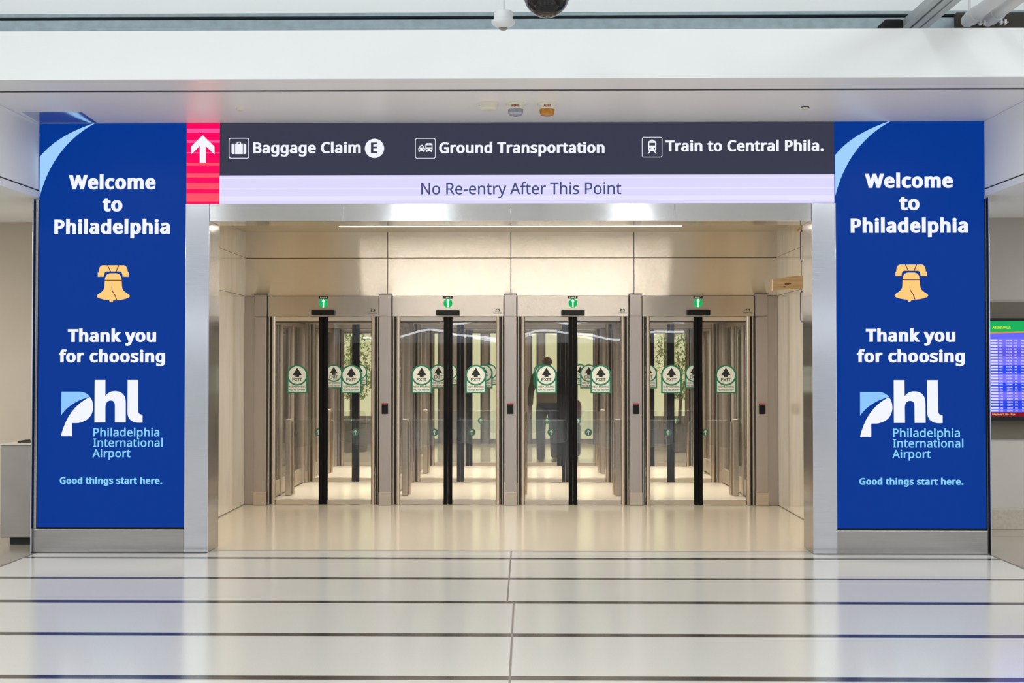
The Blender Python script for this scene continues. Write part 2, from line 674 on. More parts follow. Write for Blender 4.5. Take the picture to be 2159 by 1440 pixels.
b = MB()
b.box(at(2016, 40, -1.12).x, 9, -1.13, -1.08, at(2100, 60, -1.12).z, at(2100, 27, -1.12).z, mat('recess_shade_brown', rgb(58, 52, 46), .8))  # flat dark panel before the beam, coloured as the shade of a recess
struct(b.build('trim_3'), 'dark brown panel painted as the shaded recess behind the white pipes at the upper right', 'trim')
# white bulkheads left and right of the displays
for nm, s, X in (('wall_left_bulkhead', -1, at(79.5, 300, 0).x), ('wall_right_bulkhead', 1, at(2078.5, 300, 0).x)):
    b = MB()
    zj0, zj1 = at(80, 402, 0).z, at(80, 399, 0).z
    zlow = at(80, 417, 0).z if s < 0 else at(2080, 412, 0).z
    xa, xb = (X, -9) if s < 0 else (X, 9)
    b.box(xa, xb, YF + .02, 1.72, zj1, ZTOP - .002, white)
    b.box(xa + s * .012, xb, YF + .02, 1.72, zj0, zj1, dark)
    b.box(xa, xb, YF + .02, 1.72, zlow, zj0, white)
    struct(b.build(nm), 'white ceiling bulkhead beside the ' + ('left' if s < 0 else 'right') + ' blue display', 'bulkhead')
# rear walls beside the portal
b = MB()
b.box(-12, XL0 + .2, 1.7, 1.8, 0, 3.3, beige_wall)
struct(b.build('wall_left'), 'plain beige wall set back at the left edge', 'wall')
b = MB()
b.box(XR1 - .2, 12, 1.5, 1.6, 0, 3.3, grey_wall)
b.box(XR1 - .2, 12, 1.48, 1.5, at(2120, 925, 1.48).z, at(2120, 636, 1.48).z, brown_band)
struct(b.build('wall_right'), 'grey beige wall with a dark brown band behind the monitor', 'wall')
b = MB()
b.box(XR1 - .2, 12, 1.46, 1.5, 0, at(2120, 1073, 1.46).z, stone_base)
struct(b.build('baseboard_right', bevel=.006), 'tall speckled stone baseboard along the right wall', 'baseboard')

# portal carcass behind the displays and header
b = MB()
b.box(XL0 - .02, XC0 - .02, .08, .34, 0, ZTOP, dark)
b.box(XL0 - .02, XW0 - .02, .34, 1.7, 0, 3.2, white)
b.box(XW0 - .02, XC0 - .02, .335, .35, 0, 3.2, stone)
struct(b.build('wall_portal_left'), 'carcass wall behind the left blue display', 'wall')
b = MB()
b.box(XC1 + .02, XR1 + .02, .08, .34, 0, ZTOP, dark)
b.box(XW1 + .02, XR1 + .02, .34, 1.5, 0, 3.2, white)
b.box(XC1 + .02, XW1 + .02, .335, .35, 0, 3.2, stone)
struct(b.build('wall_portal_right'), 'carcass wall behind the right blue display', 'wall')
b = MB()
b.box(XC0 - .02, XC1 + .02, .08, .332, ZL1 - .002, ZTOP, dark)
struct(b.build('wall_header'), 'carcass wall behind the long header display', 'wall')

# vestibule: side walls, ceiling, rear wall above the doors
for nm, X, s in (('wall_vestibule_left', XW0, -1), ('wall_vestibule_right', XW1, 1)):
    b = MB()
    zs = [0, 0.0, at(500, 624, YD).z, at(500, 543, YD).z, ZV + .05]
    b.box(X, X + s * .03, .35, YD + .12, .008, zs[2] - .002, stone)
    b.box(X, X + s * .03, .35, YD + .12, zs[2] + .002, zs[3] - .002, stone)
    b.box(X, X + s * .03, .35, YD + .12, zs[3] + .002, ZV + .03, stone)
    b.box(X + s * .01, X + s * .06, .35, YD + .12, 0, ZV + .05, dark)
    struct(b.build(nm), 'polished beige stone side wall of the passage, ' + ('left' if s < 0 else 'right'), 'wall')
b = MB()
b.box(XW0 - .06, XW1 + .06, .30, YD + .2, ZV, ZV + .05, ceil_m)
struct(b.build('ceiling_vestibule'), 'smooth beige ceiling of the passage in front of the doors', 'ceiling')
ZH1, ZH0 = at(1077, 624, YD).z, at(1077, 667, YD).z
ZMID = at(1077, 543.5, YD).z
xs = [XW0 - .05] + [at(x, 550, YD).x for x in (817, 1077, 1337)] + [XW1 + .05]
b = MB()
for i in range(4):
    for z0, z1 in ((ZH1, ZMID), (ZMID, ZV + .02)):
        b.box(xs[i] + .004, xs[i + 1] - .004, YD + .02, YD + .04, z0 + .004, z1 - .004, champ)
b.box(XW0 - .06, XW1 + .06, YD + .04, YD + .12, ZH1 - .01, ZV + .05, dark)
struct(b.build('wall_back'), 'champagne steel panels with thin joints above the exit doors', 'wall')

# second hall beyond the lanes
YE = 13.2
b = MB()
b.box(-8, 8, YD + .12, 18, 3.3, 3.4, white)
struct(b.build('ceiling_beyond'), 'ceiling of the hall beyond the exit lanes', 'ceiling')
for nm, X, s in (('wall_beyond_left', -5.2, -1), ('wall_beyond_right', 5.2, 1)):
    b = MB()
    b.box(X, X + s * .1, YD + .3, 18, 0, 3.3, beige_wall)
    struct(b.build(nm), 'beige side wall of the hall beyond the lanes, ' + ('left' if s < 0 else 'right'), 'wall')
for lx in (-3, 0, 3):  # unseen fill added to brighten the far hall and the person
    area('far_fill', (lx, 10.0, 3.25), .8, 70, (1.0, .96, .88), (0, 0, 0), 3.0)
frost = emis('frosted_daylight', 242, 238, 190, 1.0)
mull = mat('mullion', rgb(92, 84, 76), 0.4, 0.6)
b = MB()
b.box(-5.2, 5.2, YE + .05, YE + .15, 0, 3.3, mat('taupe_wall', rgb(150, 138, 128), .5))
struct(b.build('wall_beyond'), 'far wall of the hall beyond the exit lanes', 'wall')
for i, (wa, wb) in enumerate(((613, 622), (658, 675), (702, 738), (752, 790), (914, 923), (990, 1013), (1034, 1050), (1122, 1131), (1150, 1181),
                             (1218, 1250), (1374, 1400), (1418, 1444), (1480, 1499), (1541, 1553))):
    xa, xb = at(wa, 765, YE).x, at(wb, 765, YE).x
    k_ = 0 if i < 4 else 1 if i < 7 else 2 if i < 10 else 3
    b = MB()
    b.box(xa, xb, YE + .02, YE + .04, .1 if 4 <= i <= 9 else .55, 2.2, frost)
    b.box(xa - .03, xa, YE - .02, YE + .05, 0, 2.25, mull)
    b.box(xb, xb + .03, YE - .02, YE + .05, 0, 2.25, mull)
    b.box(xa - .03, xb + .03, YE - .02, YE + .05, 2.2, 2.26, mull)
    struct(b.build('window_%d' % (i + 1)), 'tall frosted window glowing pale yellow, ' + ['first', 'second', 'third', 'fourth'][i - [0, 4, 7, 10][k_]] + ' from left of those seen through the ' +
           ['leftmost', 'second', 'third', 'rightmost'][k_] + ' lane', 'window')

# far end of the hall behind the viewer, seen only as reflections in steel and glass
b = MB()
b.box(-14, 14, -42, ya + .1, 6.3, 6.4, white)
struct(b.build('ceiling_hall'), 'high white ceiling of the arrivals hall', 'ceiling')
b = MB()
b.box(-14, 14, -42.2, -42, 4.2, 6.4, mat('far_wall', rgb(84, 84, 88), 0.6))  # unseen wall bands, toned to vary the reflections in the steel columns
b.box(-14, 14, -42.2, -42, 2.6, 4.2, white)
b.box(-14, 14, -42.2, -42, 0, 2.6, mat('far_low_band', rgb(120, 112, 104), 0.6))
b.box(-14, 14, -42, -41.6, 3.9, 4.3, mat('far_dark_strip', rgb(40, 40, 44), 0.6))
struct(b.build('wall_behind'), 'far wall of the arrivals hall opposite the portal', 'wall')

glow = emis('ribbon_glow', 240, 244, 255, 9.0)
for k, (za, zb, ph) in enumerate(((3.0, .2, 0.0), (3.75, .15, 1.9))):
    b = MB()
    b.tube([(x, -41.45, za + zb * math.sin(x * 1.05 + ph) + .06 * math.sin(x * 2.3)) for x in [-8 + i * .25 for i in range(65)]], .05, glow, 8)
    tag(b.build('ribbon_light', smooth=True), ['wavy white ribbon light reflected in the middle glass doors, lower line', 'wavy white ribbon light reflected in the middle glass doors, upper line'][k], 'light', 'wavy ribbon lights')
# ------------------------------------------------------------------ blue welcome displays
PX = lambda x, y: (lambda p: (p.x, p.z))(at(x, y, 0))


def pix(pts, ox, oy, s):
    return [PX(ox + x / s, oy + y / s) for x, y in pts]


YS = 0.02                                        # screen surface
D1 = thing('welcome_display', ((XL0 + XL1) / 2, 0, 0),
           'tall blue welcome display left of the passage, beside the red arrow panel', 'display', 'blue welcome displays')
b = MB()
b.box(XL0, XL1, YS, YS + .04, ZB + .012, ZTOP - .004, e_blue)
b.build('screen_panel', D1)
b = MB()
b.box(XL0 - .01, XL0 - .0005, YS + .002, YS + .04, ZB, ZL1 + .03, black)
b.box(XL0 - .01, XL1, YS + .002, YS + .04, ZB, ZB + .014, black)
b.build('screen_gasket', D1)
b = MB()
b.box(XL0 - .033, XL0 - .024, -.04, .06, 0, ZL1 + .04, steel)
b.box(XL0 - .024, XL0 - .011, .03, .06, 0, ZL1 + .04, steel)
b.build('side_trim', D1, bevel=.003)
b = MB()
b.box(XL0 - .021, XL1, -.005, .06, .004, ZB - .002, basesteel)
b.build('base_plate', D1, bevel=.003, label='brushed steel base plate')
# pale swoosh in the upper left corner
c1 = curve(PX(202, 257), PX(118, 284), (XL0, PX(81, 330)[1]))
c2 = curve((XL0, PX(81, 415)[1]), PX(110, 305), PX(202, 257))
b = MB()
vs = [(x, YS - .001, z) for x, z in c1] + [(x, YS - .001, z) for x, z in c2[::-1]]
n = len(c1)
b.add(vs, [(i, i + 1, n + i + 1, n + i) for i in range(n - 1)], e_swoosh)
b.build('swoosh', D1)
for body, xl, xr, yb, yc, bo, fk, m in (
        ('Welcome', 145, 328, 399, 369, .042, 'hum', e_white), ('to', 216, 258, 445.5, 416, .042, 'hum', e_white),
        ('Philadelphia', 114.5, 358, 493, 463, .042, 'hum', e_white), ('Thank you', 143, 329, 721, 694, .042, 'hum', e_white),
        ('for choosing', 124, 348, 764, 738, .042, 'hum', e_white), ('Philadelphia', 197, 336, 920, 902.5, .012, 'hum', e_cyan),
        ('International', 196.5, 343, 942, 924.5, .012, 'hum', e_cyan), ('Airport', 194.8, 275, 964, 947, .012, 'hum', e_cyan),
        ('Good things start here.', 126, 342, 1020, 1006, .036, 'hum', e_cyan)):
    words(body, xl, xr, yb, yc, YS, m, fk, bo, 1.0 + bo * 2.4, .001, D1)
# liberty bell pictogram
bz = lambda p: pix(p, 180, 530, 11.075)
b = MB()
yo = curve((270, 590), (270, 585), (270, 490), 2) + curve((290, 490), (295, 325), (390, 322), 8) + [(880, 322)] + curve((880, 322), (965, 330), (972, 485), 8) + [(995, 488), (995, 590), (850, 585)]
yi = curve((850, 585), (850, 465), (780, 465), 6) + [(480, 465)] + curve((480, 465), (412, 470), (412, 585), 6)
b.flat(bz(yo[:] + yi[1:]), YS - .001, e_bell)
lefts = curve((560, 508), (445, 520), (437, 660), 8) + curve((430, 740), (430, 850), (405, 895), 6) + curve((405, 895), (360, 950), (290, 990), 6) + curve((245, 1030), (240, 1065), (290, 1085), 5) + curve((290, 1085), (390, 1125), (535, 1135), 6)
cl = curve((540, 1140), (548, 1185), (585, 1185), 5) + curve((585, 1185), (620, 1185), (632, 1140), 5)
rights = [(1264 - x, y) for x, y in lefts][::-1]
b.flat(bz(lefts + cl + rights), YS - .001, e_bell)
b.build('bell_pictogram', D1)
for nm, qs in (('yoke_line', [[(492, 322), (512, 322), (578, 465), (556, 465)]]), ('yoke_line', [[(750, 322), (772, 322), (712, 468), (690, 468)]]),
               ('bell_band', [[(436, 664), (832, 664), (832, 684), (436, 684)]]),
               ('bell_crack', [[(596, 790), (602, 790), (606, 880), (640, 955), (690, 1030), (722, 1132), (700, 1132), (668, 1030), (618, 955), (595, 880)]])):
    b = MB()
    for q in qs:
        b.flat(bz(q), YS - .0018, e_bell_line)
    b.build(nm, D1)
# airport emblem: winged p, h and l
lz = lambda p: pix(p, 110, 790, 5.76)
b = MB()
top_ = [(102, 207), (330, 207)] + curve((330, 207), (410, 215), (448, 268), 8)[1:]
low_ = curve((448, 268), (210, 330), (98, 494), 14)
b.flat(lz(top_ + low_[1:]), YS - .001, e_sky)
b.build('emblem_wing', D1, label='pale blue wing of the emblem')
b = MB()
b.flat(lz(curve((95, 748), (180, 400), (448, 272), 18) + curve((448, 272), (490, 320), (487, 410), 8)[1:] + curve((487, 410), (470, 560), (300, 588), 10)[1:] + [(230, 588), (230, 748)]), YS - .001, e_white)
hh = [(507, 65), (636, 65), (636, 260)] + curve((636, 260), (680, 200), (750, 200), 6)[1:] + curve((750, 200), (884, 200), (884, 345), 10)[1:] + [(884, 580), (752, 580), (752, 375)] + curve((752, 375), (752, 314), (700, 314), 6)[1:] + curve((700, 314), (636, 320), (636, 400), 8)[1:] + [(636, 580), (503, 580)]
b.flat(lz(hh), YS - .001, e_white)
b.flat(lz([(907, 65), (1036, 65), (1036, 440)] + curve((1036, 440), (1036, 485), (1088, 486), 6)[1:] + [(1088, 582)] + curve((1088, 582), (905, 600), (905, 450), 10)[1:]), YS - .001, e_white)
b.build('emblem_letters', D1)
D2 = dup(D1, (at(2081, 720, 0).x - XL1 - 0.0, 0, 0), 'tall blue welcome display right of the passage, next to the arrivals monitor')
# the second display has its outer trim on the right-hand side
for c in kids(D2):
    if c.name.startswith(('side_trim', 'screen_gasket')):
        bpy.data.objects.remove(c)
D2.location.x = (XR0 + XR1) / 2
D2.scale.x = (XR1 - XR0) / (XL1 - XL0)
b = MB()
b.box(XR1 + .0005, XR1 + .01, YS + .002, YS + .04, ZB, ZL1 + .03, black)
b.box(XR0, XR1 + .01, YS + .002, YS + .04, ZB, ZB + .014, black)
b.build('screen_gasket', D2)
b = MB()
b.box(XR1 + .016, XR1 + .023, -.03, .06, 0, ZL1 + .04, steel)
b.box(XR1 + .0105, XR1 + .016, .03, .06, 0, ZL1 + .04, steel)
b.build('side_trim', D2, bevel=.003)

# ------------------------------------------------------------------ header display
XH = at(462, 300, 0).x
ZW = at(1077, 368, 0).z
HD = thing('header_display', (0, 0, ZL1), 'wide header display with red arrow panel, destinations and no re-entry notice', 'display')
b = MB()
b.box(XL1 + .002, XH, YS, YS + .04, ZL1 + .002, ZTOP - .003, e_red)
zz = lambda y: at(426, y, 0).z
for y0, y1, m in ((270.5, 279, e_red2), (295, 300, e_red2), (320, 322.5, e_red2), (343, 348.5, e_red3), (364.5, 373.5, e_red3), (385.5, 397.5, e_red3), (407, 424, e_red3)):
    b.flat([(XL1 + .002, zz(y0)), (XH, zz(y0)), (XH, zz(y1)), (XL1 + .002, zz(y1))], YS - .0006, m)
ap = b.build('arrow_panel', HD, label='red panel with pink bands')
b = MB()
b.flat(pix([(350, 258), (537, 440), (537, 565), (397, 432), (397, 697), (302, 697), (302, 432), (163, 565), (163, 440)], 380, 250, 7.58), YS - .0014, e_white)
b.build('arrow_symbol', ap)
b = MB()
b.box(XH, XR0 - .008, YS, YS + .04, ZW, ZTOP - .003, e_charcoal)
dp = b.build('destination_panel', HD, label='charcoal panel with white destinations')
b = MB()
b.box(XH, XR0 - .008, YS, YS + .04, ZL1 + .002, ZW, e_lilac)
for y0, y1 in ((373, 375), (395, 397.5), (412, 422)):
    za, zb = at(1077, y0, 0).z, at(1077, y1, 0).z
    b.flat([(XH, za), (XR0 - .008, za), (XR0 - .008, zb), (XH, zb)], YS - .0006, e_lilac2)
np_ = b.build('notice_panel', HD, label='pale lilac notice strip')
for body, xl, xr, yb, yc in (('Baggage Claim', 533.5, 760.5, 323, 300), ('Ground Transportation', 926, 1274.5, 322.6, 300), ('Train to Central Phila.', 1403.5, 1736.5, 318.6, 296)):
    words(body, xl, xr, yb, yc, YS, e_white, 'hum', .032, 1.06, .001, dp)
words('No Re-entry After This Point', 888, 1310, 409.5, 385.5, YS, e_ink, 'hum', 0.006, 1.0, .001, np_, 'dark blue lettering')
# letter E in a white disc
b = MB()
cx, cz = PX(789, 312)
r = abs(PX(809.3, 312)[0] - cx)
b.flat([(cx + r * math.cos(2 * PI * i / 48), cz + r * math.sin(2 * PI * i / 48)) for i in range(48)], YS - .001, e_white)
write_px(b, 'E', 782, 796, 323, 300.5, YS, e_charcoal, 'hum', .032, dy=.0018)
b.build('zone_letter', dp)


def frame_px(b, x0, x1, y0, y1, t, r=4):
    "thin rounded square outline"
    def rr(x0, x1, y0, y1, r):
        out = []
        for cx, cy, a in ((x1 - r, y1 - r, 0), (x0 + r, y1 - r, 90), (x0 + r, y0 + r, 180), (x1 - r, y0 + r, 270)):
            out += [PX(cx + r * math.cos(math.radians(a + k * 18)), cy + r * math.sin(math.radians(a + k * 18))) for k in range(6)]
        return out
    o, i = rr(x0, x1, y0, y1, r), rr(x0 + t, x1 - t, y0 + t, y1 - t, r - t * .6)
    n = len(o)
    b.add([(x, YS - .001, z) for x, z in o + i], [(k, n + k, n + (k + 1) % n, (k + 1) % n) for k in range(n)], e_white)


def prect(b, x0, x1, y0, y1, m=e_white, d=.001):
    b.flat([PX(x0, y0), PX(x1, y0), PX(x1, y1), PX(x0, y1)], YS - d, m)


def pdisc(b, cx, cy, r, m=e_white, d=.001):
    b.flat([PX(cx + r * math.cos(2 * PI * i / 20), cy + r * math.sin(2 * PI * i / 20)) for i in range(20)], YS - d, m)


def rrect(b, x0, x1, y0, y1, r, m=e_white, d=.001):
    out = []
    for cx, cy, a in ((x1 - r, y1 - r, 0), (x0 + r, y1 - r, 90), (x0 + r, y0 + r, 180), (x1 - r, y0 + r, 270)):
        out += [PX(cx + r * math.cos(math.radians(a + k * 18)), cy + r * math.sin(math.radians(a + k * 18))) for k in range(6)]
    b.flat(out, YS - d, m)


b = MB()
frame_px(b, 481, 524, 290, 333.5, 1.4)
rrect(b, 487, 518, 302, 324, 3)
prect(b, 493, 494.4, 302, 324, e_charcoal, .0016)
prect(b, 510.8, 512.2, 302, 324, e_charcoal, .0016)
prect(b, 498, 507, 298, 299.8)
prect(b, 498, 499.8, 298, 302)
prect(b, 505.2, 507, 298, 302)
b.build('suitcase_pictogram', dp)
b = MB()
frame_px(b, 874.8, 918, 290.5, 333.5, 1.2)
rrect(b, 896.5, 911.5, 301, 317, 3)
prect(b, 898.5, 909.5, 305.2, 309.8, e_charcoal, .0016)
prect(b, 901, 907, 302.6, 303.6, e_charcoal, .0016)
pdisc(b, 899.8, 314, 1.2, e_charcoal, .0016)
pdisc(b, 908.2, 314, 1.2, e_charcoal, .0016)
prect(b, 897.5, 900.5, 316, 319.5)
prect(b, 907.5, 910.5, 316, 319.5)
rrect(b, 881.5, 895.5, 310, 317, 2)
b.flat([PX(883, 311), PX(885, 306), PX(892, 306), PX(894, 311)], YS - .001, e_white)
b.flat([PX(885, 310), PX(886.2, 307.4), PX(890.8, 307.4), PX(892, 310)], YS - .0016, e_charcoal)
prect(b, 886.5, 890.5, 304.4, 306)
pdisc(b, 884.5, 313.4, 1, e_charcoal, .0016)
pdisc(b, 892.5, 313.4, 1, e_charcoal, .0016)
prect(b, 882.3, 884.8, 316, 319.5)
prect(b, 892, 894.5, 316, 319.5)
b.build('taxi_and_bus_pictogram', dp)
b = MB()
frame_px(b, 1354, 1397, 288, 331, 1.2)
rrect(b, 1367, 1384.2, 296, 317.5, 4)
prect(b, 1369.5, 1381.7, 300.2, 306, e_charcoal, .0016)
prect(b, 1373, 1378, 297.6, 298.8, e_charcoal, .0016)
pdisc(b, 1371, 312.5, 1.5, e_charcoal, .0016)
pdisc(b, 1380.2, 312.5, 1.5, e_charcoal, .0016)
prect(b, 1371.5, 1379.5, 294.5, 296.2)
prect(b, 1373, 1374.2, 293.4, 295)
prect(b, 1376.6, 1377.8, 293.4, 295)
b.flat([PX(1370, 317.5), PX(1372.5, 317.5), PX(1368.6, 323), PX(1366, 323)], YS - .001, e_white)
b.flat([PX(1381.2, 317.5), PX(1378.7, 317.5), PX(1382.8, 323), PX(1385.4, 323)], YS - .001, e_white)
b.build('train_pictogram', dp)

# ------------------------------------------------------------------ stainless steel portal frame
for nm, xa, xb, lab in (('steel_column', XL1 + .003, XC0, 'brushed steel portal column right of the left blue display'),
                        ('steel_column', XC1, XR0 - .003, 'brushed steel portal column left of the right blue display')):
    b = MB()
    b.box(xa, xb, -.006, .33, .004, ZL1 - .003, steel)
    tag(b.build(nm, bevel=.004), lab, 'column', 'steel portal columns')
b = MB()
xm = [XC0 + .002, at(724, 447, 0).x, at(1077, 447, 0).x, at(1422, 447, 0).x, XC1 - .002]
for i in range(4):
    b.box(xm[i] + .0012, xm[i + 1] - .0012, .002, .33, ZL0, ZL1 - .003, steel_h)
tag(b.build('steel_lintel', bevel=.002), 'brushed steel lintel under the header display, spanning the passage', 'lintel')

# ------------------------------------------------------------------ exit doors
pitch = (at(1605, 900, YD).x - at(550, 900, YD).x) / 4
XP = [at(550, 900, YD).x + i * pitch for i in range(5)]
PWH = .067                                       # half width of a post


def sticker(cx, cz, y, k=1.0):
    "arched EXIT sticker, drawn at its real size on a pane"
    u = .00535 * k                               # metres per photo pixel on the door plane
    b = MB()
    X = lambda x: cx + x * u
    Z = lambda yy: cz - (yy - 799) * u
    arch = [(X(22 * math.cos(a)), Z(791) + 22 * u * math.sin(a)) for a in [PI * i / 24 for i in range(25)]]
    b.flat(arch + [(X(-22), Z(829)), (X(22), Z(829))], y, green)
    b.flat([(X(18.6 * math.cos(a)), Z(791) + 18.6 * u * math.sin(a)) for a in [2 * PI * i / 40 for i in range(40)]], y - .0006, cream)
    arc = [(X(22 * math.cos(a)), Z(791) + 22 * u * math.sin(a)) for a in [PI + PI * i / 24 for i in range(25)]]
    arc = [p for p in arc if abs(p[0] - cx) <= 18.7 * u]
    b.flat([(X(-18.6), Z(803)), ] + arc[0:] + [(X(18.6), Z(803)), (X(18.6), Z(826)), (X(-18.6), Z(826))], y - .0006, cream)
    b.flat([(X(0), Z(775)), (X(10.3), Z(791.5)), (X(4.2), Z(791.5)), (X(4.2), Z(795)), (X(-4.2), Z(795)), (X(-4.2), Z(791.5)), (X(-10.3), Z(791.5))], y - .0012, ink)
    write(b, 'EXIT', X(-10.5), X(10.5), Z(804), Z(797), y - .0012, ink, 'hum', .016)
    write(b, 'KEEP MOVING', X(-17), X(17), Z(817.2), Z(813.4), y - .0012, ink, 'hum', .02)
    write(b, 'NO RE-ENTRY', X(-17), X(17), Z(824), Z(820.2), y - .0012, ink, 'hum', .02)
    return b


def door(X, Y, full=True):
    hw = pitch / 2 - PWH - .011
    zs = at(681, 799, YD).z
    t = thing('automatic_door', (X, Y, 0), '', 'door', 'automatic sliding exit doors')
    for s in (-1, 1):
        x0, x1 = X + s * .05, X + s * (hw - .088)
        b = MB()
        b.box(x0, x1, Y + .022, Y + .032, .06, ZH0 - .055, clear)
        lf = b.build('door_leaf', t, label='clear glass leaf')
        b = MB()
        b.box(x0, x1, Y + .008, Y + .046, ZH0 - .055, ZH0 - .006, rail_m)
        b.box(x0, x1, Y + .012, Y + .042, ZH0 - .066, ZH0 - .055, dark)
        b.build('top_rail', lf, bevel=.002)
        b = MB()
        b.box(x0, x1, Y + .005, Y + .05, .008, .055, rail_m)
        b.build('bottom_rail', lf, bevel=.002)
        b = MB()
        b.box(X + s * .002, X + s * .048, Y - .004, Y + .056, .006, ZH0 - .004, brush)
        b.build('closing_edge', lf, bevel=.004, label='black closing edge')
        sticker(X + .008 + s * .306, zs, Y + .0205).build('exit_sticker', lf, label='green and cream arched EXIT sticker')
        b = MB()
        b.tube([(X + s * (hw - .062), Y + .02, .004), (X + s * (hw - .062), Y + .02, ZH0)], .025, bronze, 20)
        b.build('jamb_tube', t, smooth='auto', label='round bronze tone tube')
        b = MB()
        b.box(X + s * (hw - .036), X + s * hw, Y + .03, Y + .08, .004, ZH0, dark)
        b.box(X + s * (hw - .016), X + s * (hw - .008), Y + .005, Y + .03, .004, ZH0, lane_wall)
        b.build('jamb', t)
    b = MB()
    b.box(X - hw, X + hw, Y, Y + .12, ZH0, ZH1 - .003, header_m if full else lane_wall)
    hd = b.build('door_header', t, bevel=.002)
    if not full:
        return t
    # sensor bar, green lamp with arrow, lane label, maker's mark
    b = MB()
    z0, z1 = at(681, 665, YD).z, at(681, 654, YD).z
    b.box(X - .132, X + .132, Y - .05, Y, z0, z1, black)
    b.build('sensor_bar', hd, bevel=.008)
    ca = at(681, 639.3, YD).z
    b = MB()
    b.tube([(X, Y, ca), (X, Y - .006, ca)], .05, e_green, 36)
    b.flat([(X - .007, ca - .045), (X + .007, ca - .045), (X + .007, ca + .02), (X + .018, ca + .018), (X, ca + .048), (X - .018, ca + .018), (X - .007, ca + .02)], Y - .0068, e_arrow)
    b.build('green_arrow_lamp', hd)
    return t


doors = []
names = ['Lane 4', 'Lane 3', 'Lane 2', 'Lane 1']
where = ['leftmost lane, next to the left stone wall', 'second lane from the left', 'third lane from the left, with the walking person behind', 'rightmost lane, next to the right stone wall']
XB = [(XP[i] + XP[i + 1]) / 2 for i in range(4)]
base = door(XB[0], YD)
back = door(XB[0], Y2, False)


def lane_label(X, Y, body, parent):
    b = MB()
    z0, z1 = at(681, 630, YD).z, at(681, 624.6, YD).z
    b.box(X - .053, X + .053, Y - .003, Y, z0, z1, black)
    write(b, body, X - .036, X + .036, z0 + .006, z1 - .007, Y - .0036, cream, 'hum', .02)
    b.build('lane_label', parent)
    b = MB()
    za, zb = at(787, 661, YD).z, at(787, 651.5, YD).z
    m = X + .56
    b.box(m - .05, m + .05, Y - .0012, Y, za, za + .008, ink)
    b.prism([(m - .024, za + .018), (m - .014, za + .018), (m - .014, zb - .008), (m - .006, zb - .008), (m - .006, zb), (m - .024, zb)], Y - .0012, Y, ink)
    b.prism([(m + .024, za + .018), (m + .014, za + .018), (m + .014, zb - .008), (m + .006, zb - .008), (m + .006, zb), (m + .024, zb)], Y - .0012, Y, ink)
    b.box(m - .01, m + .01, Y - .0012, Y, za + .02, za + .026, ink)
    b.build('maker_mark', parent)


for i in range(4):
    d = base if i == 0 else dup(base, (i * pitch, 0, 0))
    d['label'] = 'front glass sliding door of the ' + where[i]
    h = [c for c in kids(d) if c.name.startswith('door_header')][0]
    doors.append((d, h))
for i, (d, h) in enumerate(doors):
    # labels differ lane by lane: written straight into each header's own frame
    lane_label(XB[i], YD, names[i], h)
for r, (Y, rn) in enumerate(((Y2, 'middle'), (Y3, 'rear'))):
    for i in range(4):
        d = back if (r, i) == (0, 0) else dup(back, (i * pitch, Y - Y2, 0))
        d['label'] = rn + ' glass sliding door, seen through the front door of the ' + where[i].split(',')[0]

# door posts
pt, pb = at(814, 620, YD).z, at(814, 1037, YD).z


def post(X, Y):
    t = thing('door_post', (X, Y, 0), '', 'post', 'brushed steel posts between the exit doors')
    b = MB()
    b.box(X - PWH, X + PWH, Y - .05, Y + .1, pb, ZH0 - .001, poststeel)
    b.box(X - PWH, X + PWH, Y - .05, Y + .1, ZH0 + .001, pt - .008, poststeel)
    b.build('shaft', t, bevel=.003)
    b = MB()
    b.box(X - PWH - .008, X + PWH + .008, Y - .056, Y + .1, pt - .008, pt, dark)
    b.build('cap', t)
    b = MB()
    b.box(X - PWH - .003, X + PWH + .003, Y - .054, Y + .1, .002, pb, kick_m)
    for q in (-.045, .045):
        b.lathe([(.004, 0), (.004, .003)], (X + q, Y - .05, pb + .02), kick_m, 8)
    b.build('kick_plate', t, bevel=.002)
    return t


p0 = post(XP[0], YD)
pl = ['steel door post without a reader, at the left end of the door row', 'steel post with black card reader between first and second doors from left',
      'steel post with black card reader in the middle of the door row', 'steel post with black card reader between third and fourth doors from left',
      'steel post with black card reader at the right end of the door row']
posts = [p0]
for i in range(1, 5):
    posts.append(dup(p0, (i * pitch, 0, 0)))
for i, p in enumerate(posts):
    p['label'] = pl[i]
    if i:
        X = XP[i]
        z0, z1 = at(812, 872, YD).z, at(812, 850, YD).z
        b = MB()
        b.box(X - .034, X + .034, YD - .078, YD - .05, z0, z1, black)
        rd = b.build('card_reader', p, bevel=.004, label='black card reader')
        b = MB()
        b.box(X - .03, X + .03, YD - .081, YD - .07, z1 - .012, z1 - .002, e_redled)
        b.build('status_light', rd, label='red status light')
back_posts = [post(XP[0], Y2)]
for r, Y in enumerate((Y2, Y3)):
    for i in range(5):
        p = back_posts[0] if (r, i) == (0, 0) else dup(back_posts[0], (i * pitch, Y - Y2, 0))
        p['label'] = ('steel post of the middle door row, behind the front ' if r == 0 else 'steel post of the rear door row, behind the front ') + \
            ['post at the left end', 'post between first and second doors', 'middle post', 'post between third and fourth doors', 'post at the right end'][i]
        p['group'] = 'steel posts of the middle door row' if r == 0 else 'steel posts of the rear door row'
# filler strips between the end posts and the stone walls
for xa, xb, s in ((XW0, XP[0] - PWH - .004, 'left'), (XP[4] + PWH + .004, XW1, 'right')):
    b = MB()
    b.box(xa, xb, YD - .01, YD + .06, .002, ZH1 - .005, poststeel)
    tag(b.build('filler_panel', bevel=.003), 'narrow steel filler panel beside the ' + s + ' stone wall', 'panel', 'steel filler panels')

